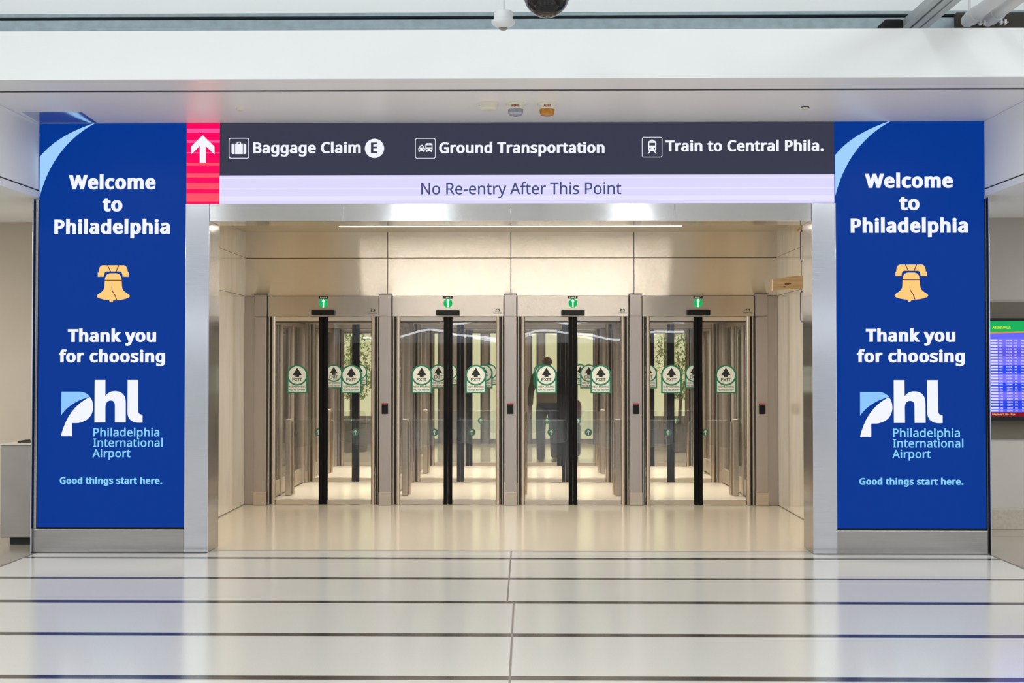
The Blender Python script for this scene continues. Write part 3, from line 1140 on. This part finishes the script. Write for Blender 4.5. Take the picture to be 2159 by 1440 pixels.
# lane dividers: glazed partitions between the door rows
for r, (ya_, yb2) in enumerate(((YD + .13, Y2 - .06), (Y2 + .13, Y3 - .06))):
    for i in range(5):
        X = XP[i]
        rn = 'front' if r == 0 else 'rear'
        t = thing('lane_partition', (X, (ya_ + yb2) / 2, 0), 'glazed metal partition of the ' + rn + ' lane section, behind the ' +
                  ['left end post', 'post between first and second doors', 'middle post', 'post between third and fourth doors', 'right end post'][i], 'partition', 'glazed lane partitions')
        L = yb2 - ya_
        cuts = [ya_ + L * q for q in (0, .36, .66, 1)]
        b = MB()
        b.box(X - .03, X + .03, ya_, yb2, .02, .2, lane_wall)
        b.box(X - .03, X + .03, ya_, yb2, ZH0 - .06, ZH0 - .005, lane_wall)
        for q in cuts:
            q = min(max(q, ya_ + .05), yb2 - .05)
            b.box(X - .034, X + .034, q - .05, q + .05, .002, ZH0 - .005, lane_wall)
        b.build('partition_frame', t, bevel=.003)
        b = MB()
        for k in range(3):
            b.box(X - .005, X + .005, cuts[k] + .06, cuts[k + 1] - .06, .2, ZH0 - .06, clear)
        b.build('pane', t)
        for k in (1, 2):
            b = MB()
            b.tube([(X, cuts[k] - .08, .21), (X, cuts[k] - .08, ZH0 - .07)], .02, bronze, 12)
            b.build('guide_tube', t, smooth='auto')
# lane ceilings with small round lamps
b = MB()
for y0, y1 in ((YD + .125, Y2), (Y2 + .125, Y3), (Y3 + .125, Y3 + .8)):
    b.box(XW0 - .04, XW1 + .04, y0, y1, ZH0 + .01, ZH0 + .05, lane_ceil)
b.box(XW0 - .04, XW1 + .04, Y2 + .01, Y2 + .12, ZH1, 3.3, beige_wall)
b.box(XW0 - .04, XW1 + .04, Y3 + .01, Y3 + .12, ZH1, 3.3, beige_wall)
struct(b.build('ceiling_lanes'), 'low metal ceiling over the glass exit lanes', 'ceiling')
e_spot = emis('spot_glow', 255, 226, 190, 4.0)
for r, Y in enumerate(((YD + Y2) / 2 + .2, (Y2 + Y3) / 2 + .2)):
    for i in range(4):
        t = thing('downlight', (XB[i], Y, ZH0 + .01), 'small warm downlight in the lane ceiling, ' + ('front' if r == 0 else 'rear') + ' section of the ' + where[i].split(',')[0], 'light', 'lane downlights')
        b = MB()
        b.lathe([(.05, -.004), (.05, 0)], (XB[i], Y, ZH0 + .01), rail_m, 24)
        b.build('trim_ring', t)
        b = MB()
        b.lathe([(.038, -.007), (.038, -.004)], (XB[i], Y, ZH0 + .01), e_spot, 24)
        b.build('lens', t)
        area('lane_lamp', (XB[i], Y, ZH0 + .003), 1.2, 42 if r == 0 else 60, (1.0, .93, .84), (0, 0, 0), 2.1).data.spread = math.radians(95)

# swing barriers: two glass flaps on pillars in each lane section
YB1 = (YD + .96)
YB2 = (YD + 3.75)


def barrier(X, Y):
    t = thing('swing_barrier', (X, Y, 0), '', 'barrier', 'glass swing barriers in the lanes')
    z0 = at(681, 885, YB1).z
    for s in (-1, 1):
        b = MB()
        xx = X + s * .58
        b.box(xx - .03, xx + .03, Y - .07, Y + .07, .004, z0 + .01, lane_wall)
        pi = b.build('pillar', t, bevel=.006)
        b = MB()
        b.tube([(xx - s * .05, Y, .01), (xx - s * .05, Y, z0 - .02)], .018, bronze, 14)
        b.build('hinge_tube', pi, smooth='auto')
        xa, xb = X + s * .028, X + s * .50
        b = MB()
        rr = .05
        out = [(xb, z0 - .34), (xa + s * rr, z0 - .268)] + [(xa + s * rr - s * rr * math.sin(q), z0 - .268 + rr - rr * math.cos(q)) for q in [PI / 2 * k / 5 for k in range(1, 6)]]
        out += [(xa + s * rr - s * rr * math.cos(q), z0 - rr + rr * math.sin(q)) for q in [PI / 2 * k / 5 for k in range(6)]] + [(xb, z0)]
        b.prism(out, Y - .006, Y + .006, acrylic, edge_m)
        fp = b.build('flap', t, label='clear flap with a rounded corner')
        b = MB()
        cx, cz = X + s * .225, at(681, 911, YB1).z
        b.tube([(cx, Y - .0066, cz), (cx, Y - .0076, cz)], .045, flapgreen, 28)
        b.flat([(cx - .006, cz - .032), (cx + .006, cz - .032), (cx + .006, cz + .008), (cx + .02, cz - .006), (cx + .02, cz + .008), (cx, cz + .03), (cx - .02, cz + .008), (cx - .02, cz - .006), (cx - .006, cz + .008)], Y - .0084, cream)
        b.build('arrow_sticker', fp, label='round green arrow sticker')
    return t


b0 = barrier(XB[0], YB1)
for r, Y in enumerate((YB1, YB2)):
    for i in range(4):
        t = b0 if (r, i) == (0, 0) else dup(b0, (i * pitch, Y - YB1, 0))
        t['label'] = ('nearer' if r == 0 else 'farther') + ' glass swing barrier with green arrow stickers in the ' + where[i].split(',')[0]

# potted trees in the hall beyond the lanes
leafm = noisy(mat('leaf', rgb(150, 172, 104), .5), nscale=3, amount=.35)
for px, lab, sd in ((748, 'leafy potted tree beyond the leftmost lane, dimly seen through its glass doors', 3), (1432, 'leafy potted tree beyond the rightmost lane, dimly seen through its glass doors', 8)):
    yt = 11.2
    q = at(px, 900, yt)
    t = thing('potted_tree', (q.x, yt, 0), lab, 'tree', 'potted trees beyond the lanes')
    b = MB()
    b.lathe([(.22, 0), (.27, .5), (.25, .5), (.24, .44)], (q.x, yt, 0), mat('pot_grey', rgb(110, 106, 100), .6), 24)
    b.build('pot', t, smooth='auto')
    b = MB()
    b.tube([(q.x, yt, .4), (q.x + .03, yt, 1.0), (q.x - .02, yt, 1.8)], [.035, .028, .015], mat('bark', rgb(92, 70, 50), .8), 10)
    b.build('trunk', t, smooth=True)
    rnd = random.Random(sd)
    b = MB()
    for k in range(1600):
        a, r_, z = rnd.uniform(0, 2 * PI), .52 * math.sqrt(rnd.random()), rnd.uniform(.95, 2.7)
        r_ *= 1 - abs(z - 1.75) / 1.3
        c = Vector((q.x + r_ * math.cos(a), yt + r_ * math.sin(a), z))
        d = Vector((rnd.uniform(-1, 1), rnd.uniform(-1, 1), rnd.uniform(-.8, .5))).normalized()
        w_ = d.cross(Vector((0, 0, 1))).normalized() * .018
        b.add([c - d * .05, c + w_, c + d * .06, c - w_], [(0, 1, 2, 3)], leafm)
    b.build('foliage', t)

# ------------------------------------------------------------------ light slot in the vestibule ceiling
xa, xb = at(718, 477, 2.75).x, at(1435, 477, 2.75).x
ylamp = fl(1077, 477, ZV - .012).y
t = thing('strip_light', (0, ylamp, ZV), 'long thin light strip in the ceiling in front of the doors', 'light')
b = MB()
b.box(xa - .01, xb + .01, ylamp - .035, ylamp + .035, ZV - .012, ZV - .0005, rail_m)
b.build('housing', t)
b = MB()
b.box(xa, xb, ylamp - .028, ylamp + .028, ZV - .016, ZV - .012, emis('strip_glow', 255, 240, 216, 3.0))
b.build('diffuser', t)
area('strip_and_fill_lamp', (0, ylamp - .02, ZV - .03), .07, 24, (1.0, .93, .83), (0, 0, PI / 2), 3.7)
area('strip_and_fill_lamp', (0, 1.15, ZV - .03), .5, 72, (1.0, .95, .88), (0, 0, PI / 2), 3.3)  # added lamp hidden by the lintel, brightens the passage floor

# ------------------------------------------------------------------ devices on the soffit
yd = fl(1090, 217, ZTOP).y
p = fl(1030, 218, ZTOP)
t = thing('smoke_detector', (p.x, p.y, ZTOP), 'round white smoke detector left of the two strobes', 'detector')
plast = mat('ivory_plastic', rgb(232, 228, 214), .4)
b = MB()
b.lathe([(.076, -.02), (.08, -.012), (.08, 0)], (p.x, p.y, ZTOP), plast)
b.build('base_ring', t, smooth='auto')
b = MB()
b.lathe([(.03, -.052), (.058, -.05), (.07, -.042), (.072, -.02)], (p.x, p.y, ZTOP), plast)
b.build('cover', t, smooth='auto')
lens_c = mat('strobe_clear', rgb(225, 228, 248), .1)
lens_c.node_tree.nodes['Principled BSDF'].inputs['Transmission Weight'].default_value = .6
lens_a = mat('strobe_amber', rgb(240, 160, 10), .12)
lens_a.node_tree.nodes['Principled BSDF'].inputs['Transmission Weight'].default_value = .4
redink = mat('red_ink', rgb(160, 40, 40), .5)
for x, body, lm, lab in ((1087, 'FIRE', lens_c, 'ceiling strobe with a clear lens, marked FIRE, in the middle'), (1153.5, 'ALERT', lens_a, 'ceiling strobe with an amber lens, marked ALERT')):
    p = fl(x, 218, ZTOP)
    t = thing('strobe', (p.x, p.y, ZTOP), lab, 'strobe', 'soffit strobes')
    b = MB()
    b.lathe([(.07, -.018), (.08, -.006), (.08, 0)], (p.x, p.y, ZTOP), plast)
    b.lathe([(.062, -.05), (.068, -.018)], (p.x, p.y, ZTOP), plast)
    b.build('housing', t, smooth='auto')
    b = MB()
    b.lathe([(.03, -.098), (.05, -.092), (.058, -.075), (.06, -.05)], (p.x, p.y, ZTOP), lm)
    b.build('lens', t, smooth='auto', label='clear lens' if body == 'FIRE' else 'amber lens')
    b = MB()
    write(b, body, -.03, .03, -.04, -.022, 0, redink, 'hum', .03)
    b.v = [(p.x + x2, p.y - math.sqrt(max(.0683 ** 2 - x2 * x2, 0)) - .001, ZTOP + z2) for x2, y2, z2 in b.v]
    b.build('lettering', t)
for x, y, lab in ((506, 229, 'small white recessed sprinkler on the soffit near the red arrow panel'), (1697, 226, 'small recessed sprinkler with dark gap on the soffit, right side')):
    p = fl(x, y, ZTOP)
    t = thing('sprinkler', (p.x, p.y, ZTOP), lab, 'sprinkler', 'recessed soffit sprinklers')
    b = MB()
    b.lathe([(.034, -.006), (.034, 0)], (p.x, p.y, ZTOP), dark if x > 1000 else plast, 24)
    b.build('escutcheon', t)
    b = MB()
    b.lathe([(.028, -.016), (.03, -.006)], (p.x, p.y, ZTOP), plast, 24)
    b.build('cover_plate', t)
# glossy panel let into the soffit at the upper left
pa, pb_, pc, pd = fl(83, 258, ZTOP), fl(204, 258, ZTOP), fl(172, 236, ZTOP), fl(46, 236, ZTOP)
b = MB()
b.add([(q.x, q.y, ZTOP - .003) for q in (pa, pb_, pc, pd)] + [(q.x, q.y, ZTOP - .0005) for q in (pa, pb_, pc, pd)],
      [(3, 2, 1, 0), (4, 5, 6, 7), (0, 1, 5, 4), (1, 2, 6, 5), (2, 3, 7, 6), (3, 0, 4, 7)], mat('glossy_panel', rgb(205, 212, 222), .1, .85))
tag(b.build('soffit_panel'), 'small glossy panel on the soffit reflecting the left blue display', 'panel')

# ------------------------------------------------------------------ pendant heat sensor and camera dome
yq = -2.3
p = at(1061, 46, yq)
u = (at(1071, 46, yq) - at(1051, 46, yq)).x / 20
t = thing('pendant_sensor', (p.x, yq, 6.3), 'white sensor hanging on a thin rod in front of the fascia', 'sensor')
ivory = mat('white_plastic', rgb(226, 230, 232), .4)
b = MB()
b.tube([(p.x, yq, at(1061, 26, yq).z), (p.x, yq, 6.3)], 3.2 * u, ivory, 12)
b.build('rod', t, smooth='auto')
b = MB()
zc = lambda y: at(1061, y, yq).z - p.z
b.lathe([(10 * u, zc(60)), (22 * u, zc(52)), (25 * u, zc(48)), (25 * u, zc(45)), (20 * u, zc(41)), (19.5 * u, zc(25)), (3 * u, zc(24))], p, ivory)
b.build('sensor_body', t, smooth='auto')
b = MB()
b.lathe([(6 * u, zc(63)), (9 * u, zc(61.5)), (10 * u, zc(60))], p, mat('grey_lens', rgb(120, 122, 122), .3))
b.build('sensor_lens', t, smooth='auto')
p = at(1152.5, -12, -2.6)
u = (at(1162, 0, -2.6) - at(1142, 0, -2.6)).x / 20
t = thing('dome_camera', (p.x, -2.6, 6.3), 'glossy black security camera dome at the top edge', 'camera')
b = MB()
R = 48.5 * u
b.lathe([(R * math.sin(a), -R * math.cos(a)) for a in [.02 + k * (PI / 2 - .02) / 14 for k in range(15)]], p, mat('dome_black', rgb(8, 8, 9), .04, spec=.35, coat=.2), 48)
b.build('dome', t, smooth='auto')
b = MB()
b.lathe([(R * 1.04, 0), (R * 1.04, .12), (R * .6, .16)], p, ivory, 48)
b.build('housing', t, smooth='auto')
b = MB()
b.tube([(p.x, -2.6, p.z + .16), (p.x, -2.6, 6.3)], .025, ivory, 12)
b.build('mount_pole', t, smooth='auto')

# ------------------------------------------------------------------ conduits and pipes at the upper right
galv = noisy(mat('conduit', rgb(176, 182, 184), .45, .5), nscale=12, amount=.08)
pipe = mat('white_pipe', rgb(208, 208, 210), .45)
for k, (x, lab) in enumerate(((1916, 'square grey conduit at the upper right, leftmost of the three'), (1937, 'square grey conduit at the upper right, middle of the three'), (1956, 'square grey conduit at the upper right, rightmost of the three'))):
    q = at(x, 53, -1.28)
    b = MB()
    w = .03
    b.box(q.x - w, q.x + w, -9, -1.15, q.z, q.z + .05, galv)
    b.box(q.x - w - .004, q.x - w + .008, -9, -1.15, q.z - .008, q.z + .05, galv)
    tag(b.build('conduit', bevel=.003), lab, 'conduit', 'grey conduits')
for k, (x, y, lab) in enumerate(((2050, 36, 'thick white pipe with clamp at the upper right, the left one'), (2094, 34, 'thick white pipe with clamp at the upper right, the right one'))):
    q = at(x, y, -1.3)
    t = thing('pipe', (q.x, -1.3, q.z), lab, 'pipe', 'white pipes')
    b = MB()
    b.tube([(q.x, -1.2, q.z), (q.x, -9, q.z)], .048, pipe, 20)
    b.build('pipe_run', t, smooth='auto')
    b = MB()
    b.tube([(q.x, -1.27, q.z), (q.x, -1.40, q.z)], .056, pipe, 20)
    b.box(q.x + .03, q.x + .045, -1.36, -1.34, q.z - .075, q.z - .04, pipe)
    b.box(q.x + .06, q.x + .075, -1.36, -1.34, q.z - .075, q.z - .04, pipe)
    b.box(q.x + .02, q.x + .09, -1.355, -1.345, q.z - .062, q.z - .055, pipe)
    b.build('clamp', t, smooth='auto')
    b = MB()
    b.tube([(q.x - .03, -1.33, q.z + .03), (q.x - .03, -1.33, 6.3)], .008, pipe, 8)
    b.build('hanger_rod', t)
q = at(1885, 52, -1.22)
b = MB()
b.box(q.x - .08, q.x + .06, -1.26, -1.06, q.z - .06, q.z + .035, mat('insulation', rgb(14, 14, 15), .9))
tag(b.build('cable_wrap', bevel=.02), 'black wrapped bundle beside the square grey conduits', 'cable')

# ------------------------------------------------------------------ arrivals monitor
YM = 1.38
x0, x1 = at(2070, 780, YM).x, at(2070, 780, YM).x + 1.05
z0, z1 = at(2120, 888, YM).z, at(2120, 671, YM).z
MON = thing('arrivals_monitor', ((x0 + x1) / 2, YM, z0), 'flight arrivals monitor on the right wall, partly hidden by the blue display', 'monitor')
b = MB()
b.box(x0, x1, YM, YM + .06, z0, z1, black)
b.build('bezel', MON, bevel=.004)
b = MB()
b.box((x0 + x1) / 2 - .1, (x0 + x1) / 2 + .1, YM + .06, 1.477, z0 + .2, z1 - .2, dark)
b.build('wall_bracket', MON)
b = MB()
zm = lambda y: at(2120, y, YM).z
a0, a1 = x0 + .025, x1 - .025
b.flat([(a0, zm(701)), (a1, zm(696)), (a1, zm(676.5)), (a0, zm(677))], YM - .001, emis('board_green', 20, 176, 92))
b.flat([(a0, zm(703.5)), (a1, zm(698)), (a1, zm(695)), (a0, zm(700.5))], YM - .0016, emis('board_gold', 220, 150, 40))
b.flat([(a0, zm(869)), (a1, zm(869)), (a1, zm(698)), (a0, zm(703))], YM - .001, emis('board_violet', 104, 104, 255))
eb = [emis('board_blue', 96, 88, 236), emis('board_light', 122, 116, 255), emis('board_deep', 40, 70, 240)]
rowh = (869 - 714) / 25
for g in range(8):
    ya_, yb2 = 714 + (g * 3 + 0) * rowh, 714 + (g * 3 + 3) * rowh
    b.flat([(a0, zm(yb2)), (a1, zm(yb2)), (a1, zm(ya_)), (a0, zm(ya_))], YM - .0016, eb[[1, 0, 1, 2, 1, 2, 1, 2][g]])
b.flat([(a0, zm(878)), (a1, zm(878)), (a1, zm(869)), (a0, zm(869))], YM - .001, emis('board_red', 130, 8, 34))
scr = b.build('screen', MON)
rnd = random.Random(4)
b = MB()
eg = emis('board_yellow', 200, 236, 60)
ew = emis('board_white', 226, 226, 255)
write_px(b, 'ARRIVALS', 2091.5, 2131, 693.5, 688.5, YM, eg, 'hum', .03, dy=.0024)
u = (at(2130, 780, YM) - at(2110, 780, YM)).x / 20
b.build('lettering', scr, label='yellow ARRIVALS heading')
for i in range(25):
    b = MB()
    y = 714 + (i + .25) * rowh
    sx = i * .08
    xx = at(2088 + sx, y, YM).x
    b.flat([(xx, zm(y + 3.4)), (xx + 15 * u, zm(y + 3.4)), (xx + 15 * u, zm(y)), (xx, zm(y))], YM - .0022, ew)
    write(b, '%d' % rnd.randint(110, 4990), xx + 17.5 * u, xx + 25 * u, zm(y + 3.4), zm(y + .4), YM - .0024, ew, 'hum', .03)
    write(b, '%d:%02d PM' % (rnd.randint(1, 6), rnd.randint(0, 59)), xx + 33 * u, xx + 45 * u, zm(y + 3.4), zm(y + .4), YM - .0024, ew, 'hum', .03)
    write(b, 'ABCDEF'[rnd.randint(0, 5)] + '%d' % rnd.randint(1, 19), xx + 50.5 * u, xx + 56 * u, zm(y + 3.4), zm(y + .4), YM - .0024, ew, 'hum', .03)
    write(b, 'Now %d:%02d PM' % (rnd.randint(1, 6), rnd.randint(0, 59)), xx + 65 * u, xx + 88 * u, zm(y + 3.4), zm(y + .4), YM - .0024, ew, 'hum', .03)
    b.build('flight_row', scr)
b = MB()
write_px(b, 'Friday, January 23, 2026 - 1:45 pm', 2092, 2140, 875.2, 871.6, YM, emis('board_cream', 240, 220, 150), 'hum', .02, dy=.0024)
b.build('date_line', scr)

# ------------------------------------------------------------------ steel cabinet at the left edge
q = fl(40, 1150)
yc_ = q.y
zt = at(40, 936, yc_).z
xr = XL0 - .64
xl = at(1, 1000, yc_).x
cabm = noisy(mat('cabinet_steel', rgb(158, 152, 145), .45, .7), nscale=5, amount=.06)
t = thing('steel_cabinet', ((xl + xr) / 2 + .15, yc_ + .3, 0), 'grey steel cabinet behind the left blue display, at the left edge', 'cabinet')
b = MB()
zk = at(40, 1134, yc_).z
b.box(xl, xr + .6, yc_, yc_ + .7, zk, zt - .012, cabm)
b.build('body', t, bevel=.006)
b = MB()
b.box(xl - .008, xr + .6, yc_ - .01, yc_ + .72, zt - .012, zt, mat('cabinet_top', rgb(214, 206, 192), .4))
b.build('top_plate', t, bevel=.003)
b = MB()
b.box(xl + .06, xr + .55, yc_ + .06, yc_ + .66, 0, zk, dark)
b.build('plinth', t)
b = MB()
b.box(at(42, 929, yc_ + .2).x, xr + .5, yc_ + .15, yc_ + .35, zt, zt + .008, dark)
b.box(at(42, 929, yc_ + .2).x, at(42, 929, yc_ + .2).x + .03, yc_ + .15, yc_ + .35, zt + .006, zt + .016, dark)
tag(b.build('tray'), 'thin dark tray lying on top of the grey steel cabinet', 'tray')

# ------------------------------------------------------------------ oak board hung on blue straps beside the right wall
yo_ = 1.0
pl0, pr0 = at(1628, 598, yo_), at(1700, 598, yo_)
t = thing('hanging_board', (pl0.x + .3, yo_, at(1640, 612, yo_).z), 'oak board hanging on blue straps by the right stone wall', 'board')
b = MB()
zl, zh = at(1640, 613, yo_).z, at(1640, 589, yo_).z
xe = XW1 - .01
outl = [(pl0.x, zl)] + [(pl0.x, zh)] + curve((pl0.x, zh), ((pl0.x + xe) / 2, zh + .05), (xe, zh + .035), 8)[1:] + [(xe, zl + .012)] + curve((xe, zl + .012), ((pl0.x + xe) / 2, zl + .03), (pl0.x, zl), 6)[1:-1]
b.prism(outl, yo_ - .02, yo_ + .02, wood)
b.build('board', t, bevel=.004)
knot = mat('oak_knot', rgb(96, 62, 34), .6)
b = MB()
for kx, ky, kr in ((1658, 599, .012), (1653, 605, .006), (1664, 598, .008)):
    q = at(kx, ky, yo_)
    b.prism([(q.x + kr * 1.8 * math.cos(a), q.z + kr * math.sin(a)) for a in [2 * PI * i / 12 for i in range(12)]], yo_ - .0212, yo_ - .019, knot)
b.build('knot', t)
for yy0, yy1 in ((489, 551), (617, 679)):
    q0, q1 = at(1690.5, yy0, yo_), at(1690.5, yy1, yo_)
    b = MB()
    w = .012
    loop = [(q0.x - w, yo_, q0.z), (q0.x - w, yo_, q1.z + .02), (q0.x, yo_, q1.z), (q0.x + w, yo_, q1.z + .02), (q0.x + w, yo_, q0.z)]
    loop = [(q0.x, yo_, q0.z + .01)] + loop + [(q0.x, yo_, q0.z + .01)]
    b.tube(loop, .0045, bluestrap, 8)
    b.build('strap', t, smooth='auto', label='blue strap loop')
b = MB()
qa, qb, qc = at(1690, 489, yo_), at(1690, 551, yo_), at(1690, 588, yo_)
b.tube([(qb.x, yo_, qb.z), (qc.x, yo_, qc.z)], .0025, bluestrap, 6)
b.tube([(qa.x, yo_, qa.z), (qa.x, yo_, ZV)], .0025, bluestrap, 6)
b.tube([(qc.x, yo_, qc.z), (qc.x, yo_, at(1690, 617, yo_).z)], .0025, bluestrap, 6)
b.build('cord', t)
b = MB()
qd = at(1688, 484, yo_)
b.prism([(qd.x - .03, qd.z - .02), (qd.x + .03, qd.z + .03), (qd.x + .03, qd.z + .05), (qd.x - .0, qd.z + .03), (qd.x - .04, qd.z - .01)], yo_ - .015, yo_ + .015, wood)
b.build('wooden_toggle', t)

# ------------------------------------------------------------------ person walking away through the third lane
skin_m = mat('skin', rgb(196, 150, 128), .5)
tan = mat('jacket_tan', rgb(222, 204, 176), .8)
olive = mat('sleeve_olive', rgb(124, 112, 90), .8)
navy = mat('trousers_navy', rgb(56, 58, 76), .8)
blackc = mat('belt_black', rgb(20, 19, 22), .7)
shoe_m = mat('shoe_tan', rgb(160, 136, 112), .6)
sole_m = mat('shoe_sole', rgb(60, 50, 44), .6)


def skin(name, verts, edges, radii, m, parent, sub=2, root=0, flat=1.0):
    me = bpy.data.meshes.new(name)
    o0 = wloc(parent) if parent else Vector((0, 0, 0))
    me.from_pydata([Vector(v) for v in verts], edges, [])
    o = bpy.data.objects.new(name, me)
    COL.objects.link(o)
    if parent:
        o.parent = parent
    o.modifiers.new('skin', 'SKIN').use_smooth_shade = True
    s = o.modifiers.new('sub', 'SUBSURF')
    s.levels = s.render_levels = sub
    for i, r in enumerate(radii):
        o.data.skin_vertices[0].data[i].radius = r if isinstance(r, tuple) else (r, r)
        o.data.skin_vertices[0].data[i].use_root = (i == root)
    dg = bpy.context.evaluated_depsgraph_get()
    dg.update()
    me2 = bpy.data.meshes.new_from_object(o.evaluated_get(dg))
    o.modifiers.clear()
    o.data = me2
    me2.materials.clear()
    me2.materials.append(m)
    me2.polygons.foreach_set('use_smooth', [True] * len(me2.polygons))
    return o


yp = Y3 + .28
pf = fl(1153, 981)
P = thing('person', (at(1154, 900, yp).x, yp, 0), 'bald person in tan jacket and dark trousers walking away through the third lane', 'person')
hip, knee = .93, .50
V = [(0, 0, .95), (0, 0, 1.08), (0, 0, 1.25), (0, .01, 1.40), (0, .01, 1.49), (0, .02, 1.56), (0, .03, 1.64), (0, .025, 1.70),
     (-.10, 0, .88), (-.105, .10, .50), (-.10, .14, .10), (-.10, .22, .04),
     (.10, 0, .88), (.105, -.02, .50), (.11, -.16, .16), (.11, -.10, .09),
     (-.19, .0, 1.40), (-.26, -.02, 1.13), (-.27, .05, .88), (-.268, .075, .80),
     (.19, 0, 1.40), (.25, -.02, 1.13), (.24, .12, .92), (.235, .15, .85)]
Ed = [(0, 1), (1, 2), (2, 3), (3, 4), (4, 5), (5, 6), (6, 7), (0, 8), (8, 9), (9, 10), (10, 11), (0, 12), (12, 13), (13, 14), (14, 15),
      (3, 16), (16, 17), (17, 18), (18, 19), (3, 20), (20, 21), (21, 22), (22, 23)]
Rd = [(.11, .08), (.12, .085), (.15, .10), (.13, .09), (.055, .055), (.065, .075), (.078, .095), (.05, .06),
      .085, .06, .04, .035, .085, .06, .04, .035, .06, .042, .032, .03, .06, .042, .032, .03]
skin('body', V, Ed, Rd, skin_m, P)
# ears and nose sit on the head; fingers close on the left hand and on the case handle
for s, hand in ((-1, Vector((-.268, .075, .80))), (1, Vector((.235, .15, .85)))):
    fv, fe, frd = [tuple(hand)], [], [.024]
    for k in range(4):
        o = len(fv)
        bx = hand + Vector((0, (k - 1.5) * .017, -.045))
        fv += [tuple(bx), tuple(bx + Vector((-s * .006, .004, -.03 + abs(k - 1.3) * .004))), tuple(bx + Vector((-s * .018, .006, -.052 + abs(k - 1.3) * .006)))]
        fe += [(0, o), (o, o + 1), (o + 1, o + 2)]
        frd += [.0105, .009, .008]
    o = len(fv)
    fv += [tuple(hand + Vector((-s * .01, .03, -.02))), tuple(hand + Vector((-s * .018, .045, -.045)))]
    fe += [(0, o), (o, o + 1)]
    frd += [.011, .009]
    skin('hand', fv, fe, frd, skin_m, P)
b = MB()
o = wloc(P)
for s in (-1, 1):
    b.lathe([(.004, -.032), (.014, -.02), (.017, .004), (.012, .024), (.004, .032)], (o.x + s * .066, o.y + .03, 1.62), skin_m, 12)
b.build('ear', P, smooth=True)
skin('jacket', [(0, 0, .90), (0, 0, 1.06), (0, 0, 1.25), (0, .01, 1.40), (0, .01, 1.485)], [(0, 1), (1, 2), (2, 3), (3, 4)],
     [(.175, .125), (.17, .12), (.185, .13), (.165, .115), (.075, .075)], tan, P)
for s in (-1, 1):
    e = [(-.14, .0, 1.42), (-.2, 0, 1.385), (-.262, -.02, 1.13), (-.271, .04, .91)] if s < 0 else [(.14, 0, 1.42), (.2, 0, 1.385), (.252, -.02, 1.13), (.241, .1, .95)]
    skin('sleeve', e, [(0, 1), (1, 2), (2, 3)], [.068, .07, .054, .046], olive, P)
skin('waistband', [(0, 0, .80), (0, 0, .90), (0, 0, 1.02)], [(0, 1), (1, 2)], [(.18, .135), (.182, .135), (.172, .125)], blackc, P)
skin('trousers', [(0, 0, .99), (-.095, 0, .84), (-.107, .10, .50), (-.10, .15, .04), (.095, 0, .84), (.107, -.02, .50), (.112, -.17, .10)],
     [(0, 1), (1, 2), (2, 3), (0, 4), (4, 5), (5, 6)], [(.16, .115), .105, .078, .068, .105, .078, .066], navy, P)
for s, pts in ((-1, [(-.10, .09, .05), (-.10, .18, .045), (-.10, .29, .035)]), (1, [(.11, -.215, .12), (.11, -.14, .07), (.11, -.04, .035)])):
    skin('shoe', pts, [(0, 1), (1, 2)], [(.052, .05), (.054, .045), (.046, .032)], shoe_m, P)

# suitcase with a maroon bag on top, wheeled beside the person
ys_ = yp + .9
q = at(1198, 900, ys_)
S = thing('suitcase', (q.x, ys_, 0), 'dark grey rolling suitcase with a maroon bag on top, right of the person', 'suitcase')
casem = mat('suitcase_grey', rgb(74, 74, 88), .5)
b = MB()
b.box(q.x - .2, q.x + .2, ys_ - .13, ys_ + .13, .06, .62, casem)
b.build('shell', S, bevel=.06)
for s in (-1, 1):
    b = MB()
    b.tube([(q.x + s * .15 - .012, ys_, .035), (q.x + s * .15 + .012, ys_, .035)], .035, black, 16)
    b.build('wheel', S)
b = MB()
b.tube([(q.x - .09, ys_ - .1, .6), (q.x - .09, ys_ - .1, .98), (q.x + .09, ys_ - .1, .98), (q.x + .09, ys_ - .1, .6)], .01, casem, 8)
b.build('pull_handle', S)
mar = mat('maroon_cloth', rgb(96, 36, 44), .8)
b = MB()
b.box(q.x - .24, q.x + .22, ys_ - .06, ys_ + .2, .625, 1.0, mar)
tag(b.build('duffel_bag', bevel=.1), 'maroon bag resting on the grey rolling suitcase', 'bag')
